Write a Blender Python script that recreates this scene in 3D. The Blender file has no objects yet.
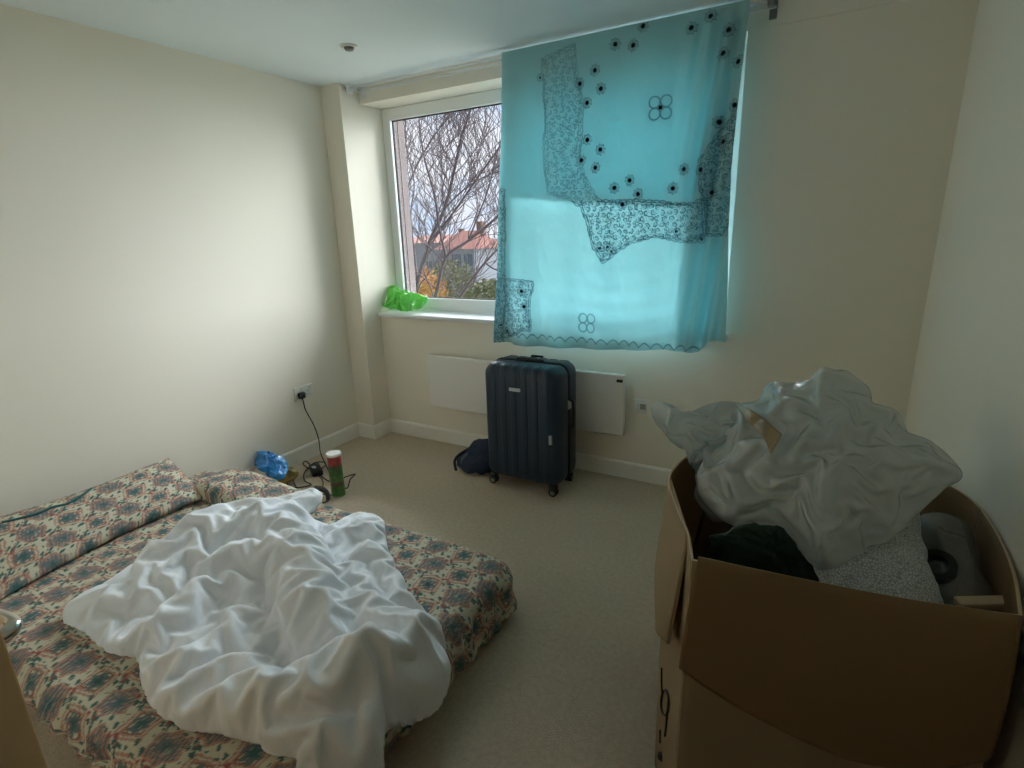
import bpy, bmesh, math, random
import numpy as np
from mathutils import Vector, Matrix

rng = random.Random(7)
scn = bpy.context.scene
COL = scn.collection

# ------------------------------------------------------------------ camera
F = 542.19
CAM = np.array([2.9689, -2.9626, 1.4687])
YAW, PIT, ROL = 0.5235, -0.275, -0.0312

def cam_rows():
    f = np.array([-math.sin(YAW) * math.cos(PIT), math.cos(YAW) * math.cos(PIT), math.sin(PIT)])
    r = np.cross(f, [0, 0, 1]); r /= np.linalg.norm(r); u = np.cross(r, f)
    c, s = math.cos(ROL), math.sin(ROL)
    return np.array([c * r + s * u, -s * r + c * u, f])
MR = cam_rows()

def on(u, v, ax, val):
    """world point where the sight line of a pixel of the photograph meets the plane axis=val"""
    d = MR.T @ np.array([(u - 512) / F, -(v - 384) / F, 1.0])
    t = (val - CAM[ax]) / d[ax]
    return CAM + t * d

cd = bpy.data.cameras.new('camera')
cam = bpy.data.objects.new('camera', cd); COL.objects.link(cam)
cd.sensor_width = 36; cd.sensor_fit = 'HORIZONTAL'; cd.lens = F * 36 / 1024; cd.clip_start = .02; cd.clip_end = 500
m = Matrix(((MR[0][0], MR[1][0], -MR[2][0], CAM[0]), (MR[0][1], MR[1][1], -MR[2][1], CAM[1]),
            (MR[0][2], MR[1][2], -MR[2][2], CAM[2]), (0, 0, 0, 1)))
cam.matrix_world = m
scn.camera = cam

# ------------------------------------------------------------------ noise
def _hash(ix, iy, iz, s):
    h = (ix * 374761393 + iy * 668265263 + iz * 2147483647 + s * 974634777) & 0xFFFFFFFF
    h = ((h ^ (h >> 13)) * 1274126177) & 0xFFFFFFFF
    return ((h ^ (h >> 16)) & 0xFFFF) / 65535.0

def noise(x, y, z=0.0, s=0):
    x, y, z = np.broadcast_arrays(np.asarray(x, float), np.asarray(y, float), np.asarray(z, float))
    ix, iy, iz = np.floor(x).astype(np.int64), np.floor(y).astype(np.int64), np.floor(z).astype(np.int64)
    fx, fy, fz = x - ix, y - iy, z - iz
    fx, fy, fz = [t * t * t * (t * (t * 6 - 15) + 10) for t in (fx, fy, fz)]
    o = 0
    for a in (0, 1):
        for b in (0, 1):
            for c in (0, 1):
                w = (fx if a else 1 - fx) * (fy if b else 1 - fy) * (fz if c else 1 - fz)
                o = o + w * _hash(ix + a, iy + b, iz + c, s)
    return o * 2 - 1

def fbm(x, y, z=0.0, s=0, n=4):
    o = 0; a = .5
    for i in range(n):
        o = o + a * noise(x, y, z, s + i); x, y, z = np.asarray(x) * 2.03, np.asarray(y) * 2.03, np.asarray(z) * 2.03; a *= .5
    return o

def ridge(x, y, z=0.0, s=0):
    return 1 - np.abs(noise(x, y, z, s)) * 2

# ------------------------------------------------------------------ materials
def lin(c):
    return tuple((v / 12.92 if v <= .04045 else ((v + .055) / 1.055) ** 2.4) for v in [k / 255 for k in c])

def new_mat(name):
    mt = bpy.data.materials.new(name); mt.use_nodes = True
    nt = mt.node_tree; b = nt.nodes['Principled BSDF']
    return mt, nt, b

def mat(name, rgb, rough=.6, metal=0, bump=0, bscale=60, var=0, vscale=6, spec=.5, sheen=0, coat=0):
    mt, nt, b = new_mat(name)
    c = (*lin(rgb), 1)
    b.inputs['Base Color'].default_value = c
    b.inputs['Roughness'].default_value = rough
    b.inputs['Metallic'].default_value = metal
    b.inputs['Specular IOR Level'].default_value = spec
    b.inputs['Sheen Weight'].default_value = sheen
    b.inputs['Coat Weight'].default_value = coat
    tc = nt.nodes.new('ShaderNodeTexCoord')
    if var:
        n = nt.nodes.new('ShaderNodeTexNoise'); n.inputs['Scale'].default_value = vscale; n.inputs['Detail'].default_value = 5
        nt.links.new(tc.outputs['Object'], n.inputs['Vector'])
        r = nt.nodes.new('ShaderNodeMix'); r.data_type = 'RGBA'
        r.inputs['A'].default_value = tuple(v * (1 - var) for v in c[:3]) + (1,)
        r.inputs['B'].default_value = tuple(min(1, v * (1 + var)) for v in c[:3]) + (1,)
        nt.links.new(n.outputs['Fac'], r.inputs['Factor']); nt.links.new(r.outputs['Result'], b.inputs['Base Color'])
    if bump:
        n = nt.nodes.new('ShaderNodeTexNoise'); n.inputs['Scale'].default_value = bscale; n.inputs['Detail'].default_value = 4
        nt.links.new(tc.outputs['Object'], n.inputs['Vector'])
        bp = nt.nodes.new('ShaderNodeBump'); bp.inputs['Strength'].default_value = bump; bp.inputs['Distance'].default_value = .01
        nt.links.new(n.outputs['Fac'], bp.inputs['Height']); nt.links.new(bp.outputs['Normal'], b.inputs['Normal'])
    return mt

def attr_mat(name, rough=.85, trans=0.0, bump=0, bscale=400):
    """cloth printed with the pattern held in the mesh's colour attribute"""
    mt, nt, b = new_mat(name)
    a = nt.nodes.new('ShaderNodeAttribute'); a.attribute_name = 'print'
    nt.links.new(a.outputs['Color'], b.inputs['Base Color'])
    b.inputs['Roughness'].default_value = rough; b.inputs['Specular IOR Level'].default_value = .2
    if bump:
        tc = nt.nodes.new('ShaderNodeTexCoord')
        n = nt.nodes.new('ShaderNodeTexNoise'); n.inputs['Scale'].default_value = bscale
        nt.links.new(tc.outputs['Object'], n.inputs['Vector'])
        bp = nt.nodes.new('ShaderNodeBump'); bp.inputs['Strength'].default_value = bump; bp.inputs['Distance'].default_value = .005
        nt.links.new(n.outputs['Fac'], bp.inputs['Height']); nt.links.new(bp.outputs['Normal'], b.inputs['Normal'])
    if trans:
        tr = nt.nodes.new('ShaderNodeBsdfTranslucent'); nt.links.new(a.outputs['Color'], tr.inputs['Color'])
        mx = nt.nodes.new('ShaderNodeMixShader'); mx.inputs[0].default_value = trans
        nt.links.new(b.outputs[0], mx.inputs[1]); nt.links.new(tr.outputs[0], mx.inputs[2])
        nt.links.new(mx.outputs[0], nt.nodes['Material Output'].inputs['Surface'])
    return mt

def plastic_film(name, rgb, clear=.3, rough=.22, trans=.4):
    mt, nt, b = new_mat(name)
    b.inputs['Base Color'].default_value = (*lin(rgb), 1); b.inputs['Roughness'].default_value = rough
    b.inputs['Specular IOR Level'].default_value = 1.0; b.inputs['Coat Weight'].default_value = 1.0; b.inputs['Coat Roughness'].default_value = .1; b.inputs['Coat IOR'].default_value = 1.7
    tc = nt.nodes.new('ShaderNodeTexCoord'); wn = nt.nodes.new('ShaderNodeTexNoise'); wn.inputs['Scale'].default_value = 6
    mv = nt.nodes.new('ShaderNodeMix'); mv.data_type = 'RGBA'; mv.blend_type = 'LINEAR_LIGHT'; mv.inputs['Factor'].default_value = .07
    nt.links.new(tc.outputs['Object'], wn.inputs['Vector']); nt.links.new(tc.outputs['Object'], mv.inputs['A']); nt.links.new(wn.outputs['Color'], mv.inputs['B'])
    vo = nt.nodes.new('ShaderNodeTexVoronoi'); vo.feature = 'DISTANCE_TO_EDGE'; vo.inputs['Scale'].default_value = 13
    nt.links.new(mv.outputs['Result'], vo.inputs['Vector'])
    bp = nt.nodes.new('ShaderNodeBump'); bp.inputs['Strength'].default_value = .55; bp.inputs['Distance'].default_value = .03
    nt.links.new(vo.outputs['Distance'], bp.inputs['Height']); nt.links.new(bp.outputs['Normal'], b.inputs['Normal']); nt.links.new(bp.outputs['Normal'], b.inputs['Coat Normal'])
    tl = nt.nodes.new('ShaderNodeBsdfTranslucent'); tl.inputs['Color'].default_value = (*lin(rgb), 1)
    tp = nt.nodes.new('ShaderNodeBsdfTransparent'); tp.inputs['Color'].default_value = (.93, .95, .95, 1)
    m1 = nt.nodes.new('ShaderNodeMixShader'); m1.inputs[0].default_value = trans
    m2 = nt.nodes.new('ShaderNodeMixShader'); m2.inputs[0].default_value = clear
    nt.links.new(b.outputs[0], m1.inputs[1]); nt.links.new(tl.outputs[0], m1.inputs[2])
    nt.links.new(m1.outputs[0], m2.inputs[1]); nt.links.new(tp.outputs[0], m2.inputs[2])
    nt.links.new(m2.outputs[0], nt.nodes['Material Output'].inputs['Surface'])
    return mt

WALLC = (236, 229, 215)
M = {}
M['wall'] = mat('wall_paint', WALLC, .75, bump=.06, bscale=220, var=.015, vscale=1.3, spec=.25)
M['ceiling'] = mat('ceiling_paint', (228, 236, 240), .85, bump=.04, bscale=200, spec=.2)
M['trim'] = mat('white_gloss_trim', (240, 237, 230), .35, spec=.5)
M['upvc'] = mat('white_window_plastic', (238, 240, 240), .3)
M['sill'] = mat('white_sill', (228, 230, 232), .35)
M['white_plastic'] = mat('white_plastic', (225, 225, 220), .3)
M['grey_plastic'] = mat('grey_plastic', (120, 120, 118), .4)
M['radiator'] = mat('white_enamel', (236, 233, 228), .3)
M['black_plastic'] = mat('black_plastic', (22, 22, 24), .35)
M['rubber'] = mat('black_rubber', (18, 18, 19), .6)
M['chrome'] = mat('brushed_chrome', (205, 200, 192), .22, metal=1)
M['rail'] = mat('white_rail', (222, 224, 224), .3)
M['case'] = mat('navy_shell', (20, 42, 62), .36, bump=.02, bscale=600, spec=.5)
M['case_trim'] = mat('navy_trim', (10, 16, 24), .5)
M['badge'] = mat('silver_badge', (190, 192, 195), .3, metal=.8)
M['navy_cloth'] = mat('navy_cloth', (36, 48, 68), .85, bump=.3, bscale=300)
M['grey_cloth'] = mat('grey_cloth', (98, 106, 116), .85, bump=.3, bscale=300)
M['carpet'] = mat('carpet', (212, 196, 174), 1.0, bump=1.0, bscale=240, var=.22, vscale=55, spec=.05)
M['cotton'] = mat('white_cotton', (228, 231, 236), .85, bump=.12, bscale=90, spec=.15, sheen=.15)
M['mattress'] = mat('mattress_ticking', (150, 122, 92), .9, bump=.2, bscale=200)
M['card_out'] = mat('cardboard_outside', (124, 98, 70), .85, var=.05, vscale=3, bump=.05, bscale=90, spec=.15)
M['card_edge'] = mat('cardboard_edge', (198, 176, 146), .9, bump=.2, bscale=300)
M['card_in'] = mat('cardboard_inside', (146, 126, 100), .9, var=.04, vscale=3, spec=.1)
M['ink'] = mat('black_ink', (30, 26, 24), .8)
M['wood'] = mat('pale_wood_door', (226, 188, 140), .45, var=.06, vscale=4)
M['grey_hub'] = mat('grey_hub', (150, 148, 142), .4)
M['film'] = plastic_film('milky_film', (222, 224, 220), .10, .14, .45)
M['clear_film'] = plastic_film('clear_film', (205, 210, 210), .5, .12, .5)
M['tape'] = plastic_film('brown_tape', (186, 160, 110), .15, .3, .4)
M['dark_green'] = mat('dark_green_bag', (32, 54, 48), .6, bump=.3, bscale=50, spec=.3)
M['green_bag'] = plastic_film('green_film', (120, 205, 95), .05, .4, .5)
M['blue_bag'] = mat('blue_foil', (20, 135, 215), .2, spec=.8, coat=.5)
M['snack'] = plastic_film('clear_packet', (190, 160, 85), .1, .2, .3)
M['teal_cord'] = mat('teal_cord', (28, 92, 92), .8)
M['bark'] = mat('bark', (92, 80, 82), .9)
M['pebbledash'] = mat('pebbledash', (112, 100, 100), .95, var=.25, vscale=60, bump=1, bscale=80)
M['grass_out'] = mat('ground_outside', (150, 148, 128), 1, var=.3, vscale=.3)
M['roof'] = mat('red_roof', (112, 62, 52), .9, var=.1, vscale=2)
M['render_white'] = mat('pale_render', (116, 120, 130), .9)
M['brick'] = mat('brick_far', (110, 80, 70), .9, var=.1, vscale=2)
M['dark_window'] = mat('far_window', (70, 80, 95), .2)
M['autumn'] = mat('autumn_leaves', (166, 124, 78), .9, var=.35, vscale=1.5)
M['olive'] = mat('olive_leaves', (96, 100, 72), .9, var=.35, vscale=1.5)

def fabric_dots():
    mt, nt, b = new_mat('grey_print_fabric')
    tc = nt.nodes.new('ShaderNodeTexCoord'); vo = nt.nodes.new('ShaderNodeTexVoronoi'); vo.inputs['Scale'].default_value = 170
    vo.feature = 'DISTANCE_TO_EDGE'
    nt.links.new(tc.outputs['Object'], vo.inputs['Vector'])
    r = nt.nodes.new('ShaderNodeValToRGB'); r.color_ramp.elements[0].position = .05; r.color_ramp.elements[1].position = .16
    r.color_ramp.elements[0].color = (*lin((150, 156, 158)), 1); r.color_ramp.elements[1].color = (*lin((205, 210, 210)), 1)
    nt.links.new(vo.outputs['Distance'], r.inputs[0]); nt.links.new(r.outputs[0], b.inputs['Base Color'])
    b.inputs['Roughness'].default_value = .9
    return mt
M['dots'] = fabric_dots()

def glass():
    mt, nt, b = new_mat('window_glass')
    tp = nt.nodes.new('ShaderNodeBsdfTransparent'); tp.inputs['Color'].default_value = (.96, .98, .98, 1)
    gl = nt.nodes.new('ShaderNodeBsdfGlossy'); gl.inputs['Roughness'].default_value = .01
    fr = nt.nodes.new('ShaderNodeFresnel'); fr.inputs['IOR'].default_value = 1.3
    mx = nt.nodes.new('ShaderNodeMixShader')
    nt.links.new(fr.outputs[0], mx.inputs[0]); nt.links.new(tp.outputs[0], mx.inputs[1]); nt.links.new(gl.outputs[0], mx.inputs[2])
    nt.links.new(mx.outputs[0], nt.nodes['Material Output'].inputs['Surface'])
    nt.nodes.remove(b)
    return mt
M['glass'] = glass()

# ------------------------------------------------------------------ object helpers
def tag(o, label=None, cat=None, group=None, kind=None):
    if label: o['label'] = label
    if cat: o['category'] = cat
    if group: o['group'] = group
    if kind: o['kind'] = kind
    return o

def empty(name, loc, label, cat, group=None):
    o = bpy.data.objects.new(name, None); COL.objects.link(o); o.location = loc; o.empty_display_size = .05
    return tag(o, label, cat, group)

def link(name, me, material=None, parent=None, smooth=True, mats=None):
    o = bpy.data.objects.new(name, me); COL.objects.link(o)
    if mats:
        for q in mats: me.materials.append(q)
    elif material: me.materials.append(material)
    if smooth:
        me.polygons.foreach_set('use_smooth', [True] * len(me.polygons))
    if parent:
        o.parent = parent
        o.matrix_parent_inverse = Matrix.Translation(-parent.location)
    return o

class MB:
    def __init__(s): s.v = []; s.f = []; s.mi = []
    def add(s, v, f, mi=0):
        n = len(s.v); s.v += [tuple(p) for p in v]; s.f += [tuple(i + n for i in q) for q in f]; s.mi += [mi] * len(f); return s
    def box(s, a, b, bev=0, seg=2, mi=0, rot=None, at=None):
        bm = bmesh.new(); bmesh.ops.create_cube(bm, size=1)
        d = [max(abs(b[i] - a[i]), 1e-5) for i in range(3)]; c = [(a[i] + b[i]) / 2 for i in range(3)]
        bmesh.ops.scale(bm, vec=d, verts=bm.verts)
        if bev: bmesh.ops.bevel(bm, geom=bm.edges[:], offset=min(bev, min(d) * .49), segments=seg, profile=.5, affect='EDGES')
        if rot is not None: bmesh.ops.transform(bm, matrix=rot, verts=bm.verts)
        bmesh.ops.translate(bm, vec=at if at is not None else c, verts=bm.verts)
        return s._bm(bm, mi)
    def _bm(s, bm, mi=0):
        bm.verts.ensure_lookup_table(); bm.verts.index_update()
        s.add([v.co[:] for v in bm.verts], [[v.index for v in f.verts] for f in bm.faces], mi); bm.free(); return s
    def cyl(s, p, q, r, r2=None, n=20, mi=0, cap=True):
        p, q = Vector(p), Vector(q); d = (q - p).normalized(); a = d.orthogonal().normalized(); b = d.cross(a)
        r2 = r if r2 is None else r2; v = []
        for c, R in ((p, r), (q, r2)):
            for i in range(n):
                t = 2 * math.pi * i / n; v.append(c + a * (R * math.cos(t)) + b * (R * math.sin(t)))
        f = [(i, (i + 1) % n, n + (i + 1) % n, n + i) for i in range(n)]
        if cap: f += [tuple(range(n - 1, -1, -1)), tuple(range(n, 2 * n))]
        return s.add(v, f, mi)
    def tube(s, pts, r, n=8, mi=0, flat=None):
        pts = [Vector(p) for p in pts]; v = []; f = []; prev = None
        rs = r if isinstance(r, (list, tuple)) else [r] * len(pts)
        for k, p in enumerate(pts):
            d = (pts[min(k + 1, len(pts) - 1)] - pts[max(k - 1, 0)]).normalized()
            a = d.orthogonal().normalized() if prev is None else (prev - d * prev.dot(d)).normalized()
            prev = a; b = d.cross(a)
            for i in range(n):
                t = 2 * math.pi * i / n; v.append(p + a * (rs[k] * math.cos(t)) + b * (rs[k] * math.sin(t) * (flat or 1)))
        for k in range(len(pts) - 1):
            for i in range(n):
                f.append((k * n + i, k * n + (i + 1) % n, (k + 1) * n + (i + 1) % n, (k + 1) * n + i))
        f += [tuple(range(n - 1, -1, -1)), tuple((len(pts) - 1) * n + i for i in range(n))]
        return s.add(v, f, mi)
    def prism(s, poly, z0, z1, mi=0):
        n = len(poly); v = [(x, y, z0) for x, y in poly] + [(x, y, z1) for x, y in poly]
        f = [(i, (i + 1) % n, n + (i + 1) % n, n + i) for i in range(n)] + [tuple(range(n - 1, -1, -1)), tuple(range(n, 2 * n))]
        return s.add(v, f, mi)
    def build(s, name, material=None, parent=None, smooth=False, mats=None):
        me = bpy.data.meshes.new(name); me.from_pydata(s.v, [], s.f); me.validate()
        bm = bmesh.new(); bm.from_mesh(me); bmesh.ops.recalc_face_normals(bm, faces=bm.faces); bm.to_mesh(me); bm.free()
        o = link(name, me, material, parent, smooth, mats)
        if mats and len(me.polygons) == len(s.mi): me.polygons.foreach_set('material_index', s.mi)
        return o

def spline(pts, n, closed=False):
    P = [np.array(p, float) for p in pts]; out = []; L = len(P)
    segs = L if closed else L - 1
    for i in range(segs):
        if closed: a, b, c, d = P[(i - 1) % L], P[i], P[(i + 1) % L], P[(i + 2) % L]
        else: a, b, c, d = P[max(i - 1, 0)], P[i], P[i + 1], P[min(i + 2, L - 1)]
        for k in range(n):
            t = k / n
            out.append(.5 * ((2 * b) + (-a + c) * t + (2 * a - 5 * b + 4 * c - d) * t * t + (-a + 3 * b - 3 * c + d) * t ** 3))
    if not closed: out.append(P[-1])
    return np.array(out)

def grid_mesh(name, P, material, parent=None, closed_u=False, flip=False, cols=None, smooth=True, thick=0):
    """P: (nu, nv, 3)"""
    nu, nv = P.shape[:2]
    me = bpy.data.meshes.new(name)
    i = np.arange(nu if closed_u else nu - 1)[:, None]; j = np.arange(nv - 1)[None]
    i2 = (i + 1) % nu
    q = np.stack([i * nv + j, i2 * nv + j, i2 * nv + j + 1, i * nv + j + 1], -1).reshape(-1, 4)
    if flip: q = q[:, ::-1]
    me.vertices.add(nu * nv); me.vertices.foreach_set('co', P.reshape(-1).astype(np.float32))
    me.loops.add(q.size); me.loops.foreach_set('vertex_index', q.reshape(-1).astype(np.int32))
    me.polygons.add(len(q)); me.polygons.foreach_set('loop_start', np.arange(0, q.size, 4, dtype=np.int32))
    me.update(calc_edges=True)
    if cols is not None:
        ca = me.color_attributes.new('print', 'FLOAT_COLOR', 'POINT')
        c4 = np.ones((nu * nv, 4), np.float32); c4[:, :3] = cols.reshape(-1, 3)
        ca.data.foreach_set('color', c4.reshape(-1))
    o = link(name, me, material, parent, smooth)
    if thick:
        md = o.modifiers.new('thickness', 'SOLIDIFY'); md.thickness = thick; md.offset = -1
    return o

def blob(name, outline, up, hf, hb, material, parent=None, center=None, na=160, nt=44, cols=None, disp=None, sub=6, edge=.5, flatback=False):
    """closed, inflated body: closed outline in space, front height hf(P,t), back height hb; up = front direction"""
    B = spline(outline, max(2, na // len(outline)), closed=True); na = len(B)
    C = np.array(center if center is not None else B.mean(0), float); up = np.array(up, float); up /= np.linalg.norm(up)
    tt = np.sin(np.linspace(0, 1, nt) * math.pi / 2) if True else None
    tt[0] = 1e-3
    T = np.concatenate([tt, tt[::-1][1:]])
    side = np.concatenate([np.ones(nt), -np.ones(nt - 1)])
    base = C + (B[:, None, :] - C) * T[None, :, None]
    prof = np.clip(1 - T ** 2.4, 0, 1) ** edge
    P = base.copy()
    HF = hf(base, T) if callable(hf) else hf
    HB = hb(base, T) if callable(hb) else hb
    h = np.where(side > 0, HF * prof, -HB * prof)
    P = P + h[..., None] * up
    if disp is not None:
        P = P + disp(P, T, side)
    c = cols(base) if cols else None
    return grid_mesh(name, P, material, parent, closed_u=True, cols=c)

def settle(P0, tris, grow, hold, bend, iters, hold_mask=None, floor=None, damp=.97, seed=1):
    """let a sheet that is a little too large for its place buckle into folds: position-based springs"""
    P0 = np.array(P0, float); T_ = np.array(tris)
    E_ = np.sort(np.vstack([T_[:, [0, 1]], T_[:, [1, 2]], T_[:, [2, 0]]]), 1)
    O_ = np.r_[T_[:, 2], T_[:, 0], T_[:, 1]]
    key = E_[:, 0] * len(P0) + E_[:, 1]; order = np.argsort(key, kind='stable'); ks = key[order]
    same = np.nonzero(ks[1:] == ks[:-1])[0]; B2 = np.stack([O_[order[same]], O_[order[same + 1]]], -1)
    uk, ui = np.unique(key, return_index=True); E1 = E_[ui]
    i = np.r_[E1[:, 0], B2[:, 0]]; j = np.r_[E1[:, 1], B2[:, 1]]; ne = len(E1)
    L0 = np.linalg.norm(P0[i] - P0[j], axis=1) * (1 + grow)
    st = np.r_[np.ones(ne), np.full(len(B2), bend)]
    n = len(P0); W = np.bincount(i, st, n) + np.bincount(j, st, n); W = np.maximum(W, 1e-6)
    h = np.full(n, hold) if hold_mask is None else np.maximum(hold, hold_mask)
    P = P0 + np.stack([noise(P0[:, 0] * 55, P0[:, 1] * 55, P0[:, 2] * 55, seed + k) for k in range(3)], -1) * .0012
    V_ = np.zeros_like(P)
    for it in range(iters):
        Q = P + V_ * damp
        for sub in range(3):
            D = Q[j] - Q[i]; L = np.linalg.norm(D, axis=1) + 1e-9
            c = ((L - L0) / L * .5 * st)[:, None] * D
            for k in range(3):
                Q[:, k] += 1.4 * (np.bincount(i, c[:, k], n) - np.bincount(j, c[:, k], n)) / W
        Q += (P0 - Q) * h[:, None]
        if floor is not None: Q[:, 2] = np.maximum(Q[:, 2], floor(Q))
        V_ = Q - P; P = Q
    return P
def dz(X, Y): return 60 + X / 2.56, 480 + Y / 2.56
def dp(X, Y, h):
    u, v = dz(X, Y); p = on(u, v, 2, MT + .015 + h); return (p[0], p[1], h)
ROLLS = [
    # arch
    ([(262, 235, .11), (290, 160, .15), (350, 105, .18), (430, 75, .19), (520, 65, .19)], .12),
    ([(520, 65, .19), (580, 120, .19), (620, 200, .185), (645, 280, .17), (672, 345, .14), (690, 380, .11)], .085),
    ([(390, 190, .13), (470, 155, .16), (545, 160, .16)], .07),
    ([(380, 260, .09), (440, 240, .10), (480, 260, .09)], .05),
    ([(250, 220, .11), (290, 205, .12), (350, 175, .14)], .05),
    # left flap
    ([(60, 335, .05), (120, 290, .085), (190, 265, .095)], .09),
    ([(160, 410, .06), (235, 355, .10), (310, 295, .12), (355, 255, .12)], .055),
    # centre
    ([(240, 480, .07), (320, 435, .095), (400, 390, .09), (450, 345, .08)], .06),
    ([(270, 540, .08), (360, 490, .09), (460, 460, .09)], .055),
    ([(500, 440, .055), (540, 370, .06), (575, 300, .08)], .035),
    ([(250, 560, .06), (330, 600, .08), (450, 625, .085), (560, 640, .09)], .065),
    # lower rim
    ([(340, 575, .09), (420, 540, .11), (500, 515, .12), (580, 495, .135), (650, 465, .155), (720, 425, .175), (790, 400, .185)], .075),
    # big lump
    ([(790, 400, .185), (875, 435, .195), (940, 490, .185), (950, 540, .16), (895, 580, .15), (835, 560, .14)], .075),
    ([(850, 490, .165), (880, 520, .165)], .08),
    # right layers
    ([(725, 225, .09), (755, 290, .11), (830, 335, .12), (900, 375, .125), (950, 430, .12)], .085),
    ([(690, 150, .065), (750, 120, .08), (805, 118, .075)], .055),
    ([(745, 200, .07), (790, 170, .085), (835, 200, .08), (875, 280, .08)], .06),
    ([(600, 640, .06), (690, 620, .075), (770, 640, .07)], .06),
]
def ico_blob(OB, C, up, hf, hb, sub):
    bm=bmesh.new(); bmesh.ops.create_icosphere(bm,subdivisions=sub,radius=1); bm.verts.ensure_lookup_table()
    S=np.array([v.co[:] for v in bm.verts]); fs=[tuple(v.index for v in f.verts) for f in bm.faces]; bm.free()
    up=np.array(up,float); up/=np.linalg.norm(up); C=np.array(C,float)
    B=spline(OB,8,closed=True)
    r=np.cross([0,0,1.],up); r/=np.linalg.norm(r); q=np.cross(up,r)
    D=B-C; ang=np.arctan2(D@q,D@r); o=np.argsort(ang); ang=ang[o]; D=D[o]
    a=np.r_[ang-2*math.pi,ang,ang+2*math.pi]; DD=np.vstack([D]*3)
    th=np.arctan2(S[:,1],S[:,0]); rho=np.hypot(S[:,0],S[:,1])
    Bt=np.stack([np.interp(th,a,DD[:,k]) for k in range(3)],-1)
    lat=np.arccos(np.clip(rho,0,1))/(math.pi/2)   # 0 at rim .. 1 centre
    T=1-lat**1.15
    h=np.clip(1-T**2.2,0,1)**.6*np.where(S[:,2]>0,hf,-hb)
    return C+Bt*T[:,None]+h[:,None]*up, fs
def crinkled(name, outline, center, up, hf, hb, material, parent=None, sub=5, grow=.1, hold=.0006, bend=.8, iters=260, rough=.012, freq=14):
    """closed film shape that is let go to crinkle"""
    Pq, fq = ico_blob(outline, center, up, hf, hb, sub)
    Pq = Pq + np.stack([rough * fbm(Pq[:, 0] * freq, Pq[:, 1] * freq, Pq[:, 2] * freq, q, 3) for q in (1, 2, 3)], -1)
    Pq = settle(Pq, fq, grow, hold, bend, iters)
    me = bpy.data.meshes.new(name); me.from_pydata([tuple(p) for p in Pq], [], fq)
    o = link(name, me, material, parent); md = o.modifiers.new('smooth', 'SUBSURF'); md.levels = 1; md.render_levels = 1
    return o
# ------------------------------------------------------------------ room shell
R, H, NEAR = 3.365, 2.4, -2.99
PD, PW = .176, .165            # pier: how far it projects, its width
LZ, SZ, SX, RC = 2.305, .924, 2.545, .20   # lintel height, sill height, right jamb, recess
BH = .105

def struct(name, mb, material, smooth=False, mats=None, parent=None):
    o = mb.build(name, material, parent, smooth, mats); o['kind'] = 'structure' if not parent else o.get('kind', 'structure')
    if parent: del o['kind']
    return o

struct('floor', MB().box((-.12, NEAR - .12, -.1), (R + .12, .02, 0)), M['carpet'])
struct('ceiling', MB().box((-.12, NEAR - .12, H), (R + .12, .32, H + .1)), M['ceiling'])
struct('wall_left', MB().box((-.12, NEAR, 0), (0, .32, H)), M['wall'])
struct('wall_right', MB().box((R, NEAR, 0), (R + .12, .32, H)), M['wall'])
wf = MB()
wf.box((0, 0, 0), (R, .32, SZ - .02))
wf.box((0, 0, LZ), (R, .32, H))
wf.box((SX, 0, SZ - .02), (R, .32, LZ))
wf.box((0, 0, SZ - .02), (PW, .32, LZ))
wf.box((SX + .02, -.006, LZ + .0), (R, 0, H))
struct('wall_back', wf, M['wall'])
struct('wall_pier', MB().box((0, -PD, 0), (PW, .0, H)), M['wall'])
# near wall with a doorway
DX0, DX1, DH = 1.47, 3.25, 2.05
struct('wall_near', MB().box((0, NEAR - .12, 0), (DX0 - .03, NEAR, H)).box((DX1 + .03, NEAR - .12, 0), (R, NEAR, H)).box((DX0 - .03, NEAR - .12, DH + .03), (DX1 + .03, NEAR, H)), M['wall'])
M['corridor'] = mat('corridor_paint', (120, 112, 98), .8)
cr = MB().box((-.12, NEAR - 2.6, 0), (R + .12, NEAR - 2.5, H)).box((-.12, NEAR - 2.5, 0), (0, NEAR - .12, H)).box((R, NEAR - 2.5, 0), (R + .12, NEAR - .12, H)).box((-.12, NEAR - 2.6, H), (R + .12, NEAR - .12, H + .1)).box((-.12, NEAR - 2.6, -.1), (R + .12, NEAR - .12, 0))
struct('wall_corridor', cr, M['corridor'])
struct('trim_door', MB().box((DX0 - .09, NEAR, 0), (DX0, NEAR + .018, DH + .09), .004).box((DX1, NEAR, 0), (DX1 + .09, NEAR + .018, DH + .09), .004).box((DX0 - .09, NEAR, DH), (DX1 + .09, NEAR + .018, DH + .09), .004), M['trim'])

def skirting(name, p, q, nrm):
    """profiled board from p to q, projecting along nrm"""
    prof = [(0, 0), (.015, 0), (.015, BH - .012), (.010, BH - .003), (.006, BH), (0, BH)]
    v = []; n = len(prof)
    for e in (p, q):
        for a, z in prof: v.append((e[0] + nrm[0] * a, e[1] + nrm[1] * a, z))
    f = [(i, (i + 1) % n, n + (i + 1) % n, n + i) for i in range(n)] + [tuple(range(n)), tuple(range(2 * n - 1, n - 1, -1))]
    return struct(name, MB().add(v, f), M['trim'])
skirting('baseboard_left', (0, NEAR), (0, -PD), (1, 0))
skirting('baseboard_pier', (.0145, -PD), (PW, -PD), (0, -1))
skirting('baseboard_pier_side', (PW, -PD - .015), (PW, 0), (1, 0))
skirting('baseboard_back', (PW + .0145, 0), (R, 0), (0, -1))
skirting('baseboard_right', (R, -.0145), (R, NEAR), (-1, 0))

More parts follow.
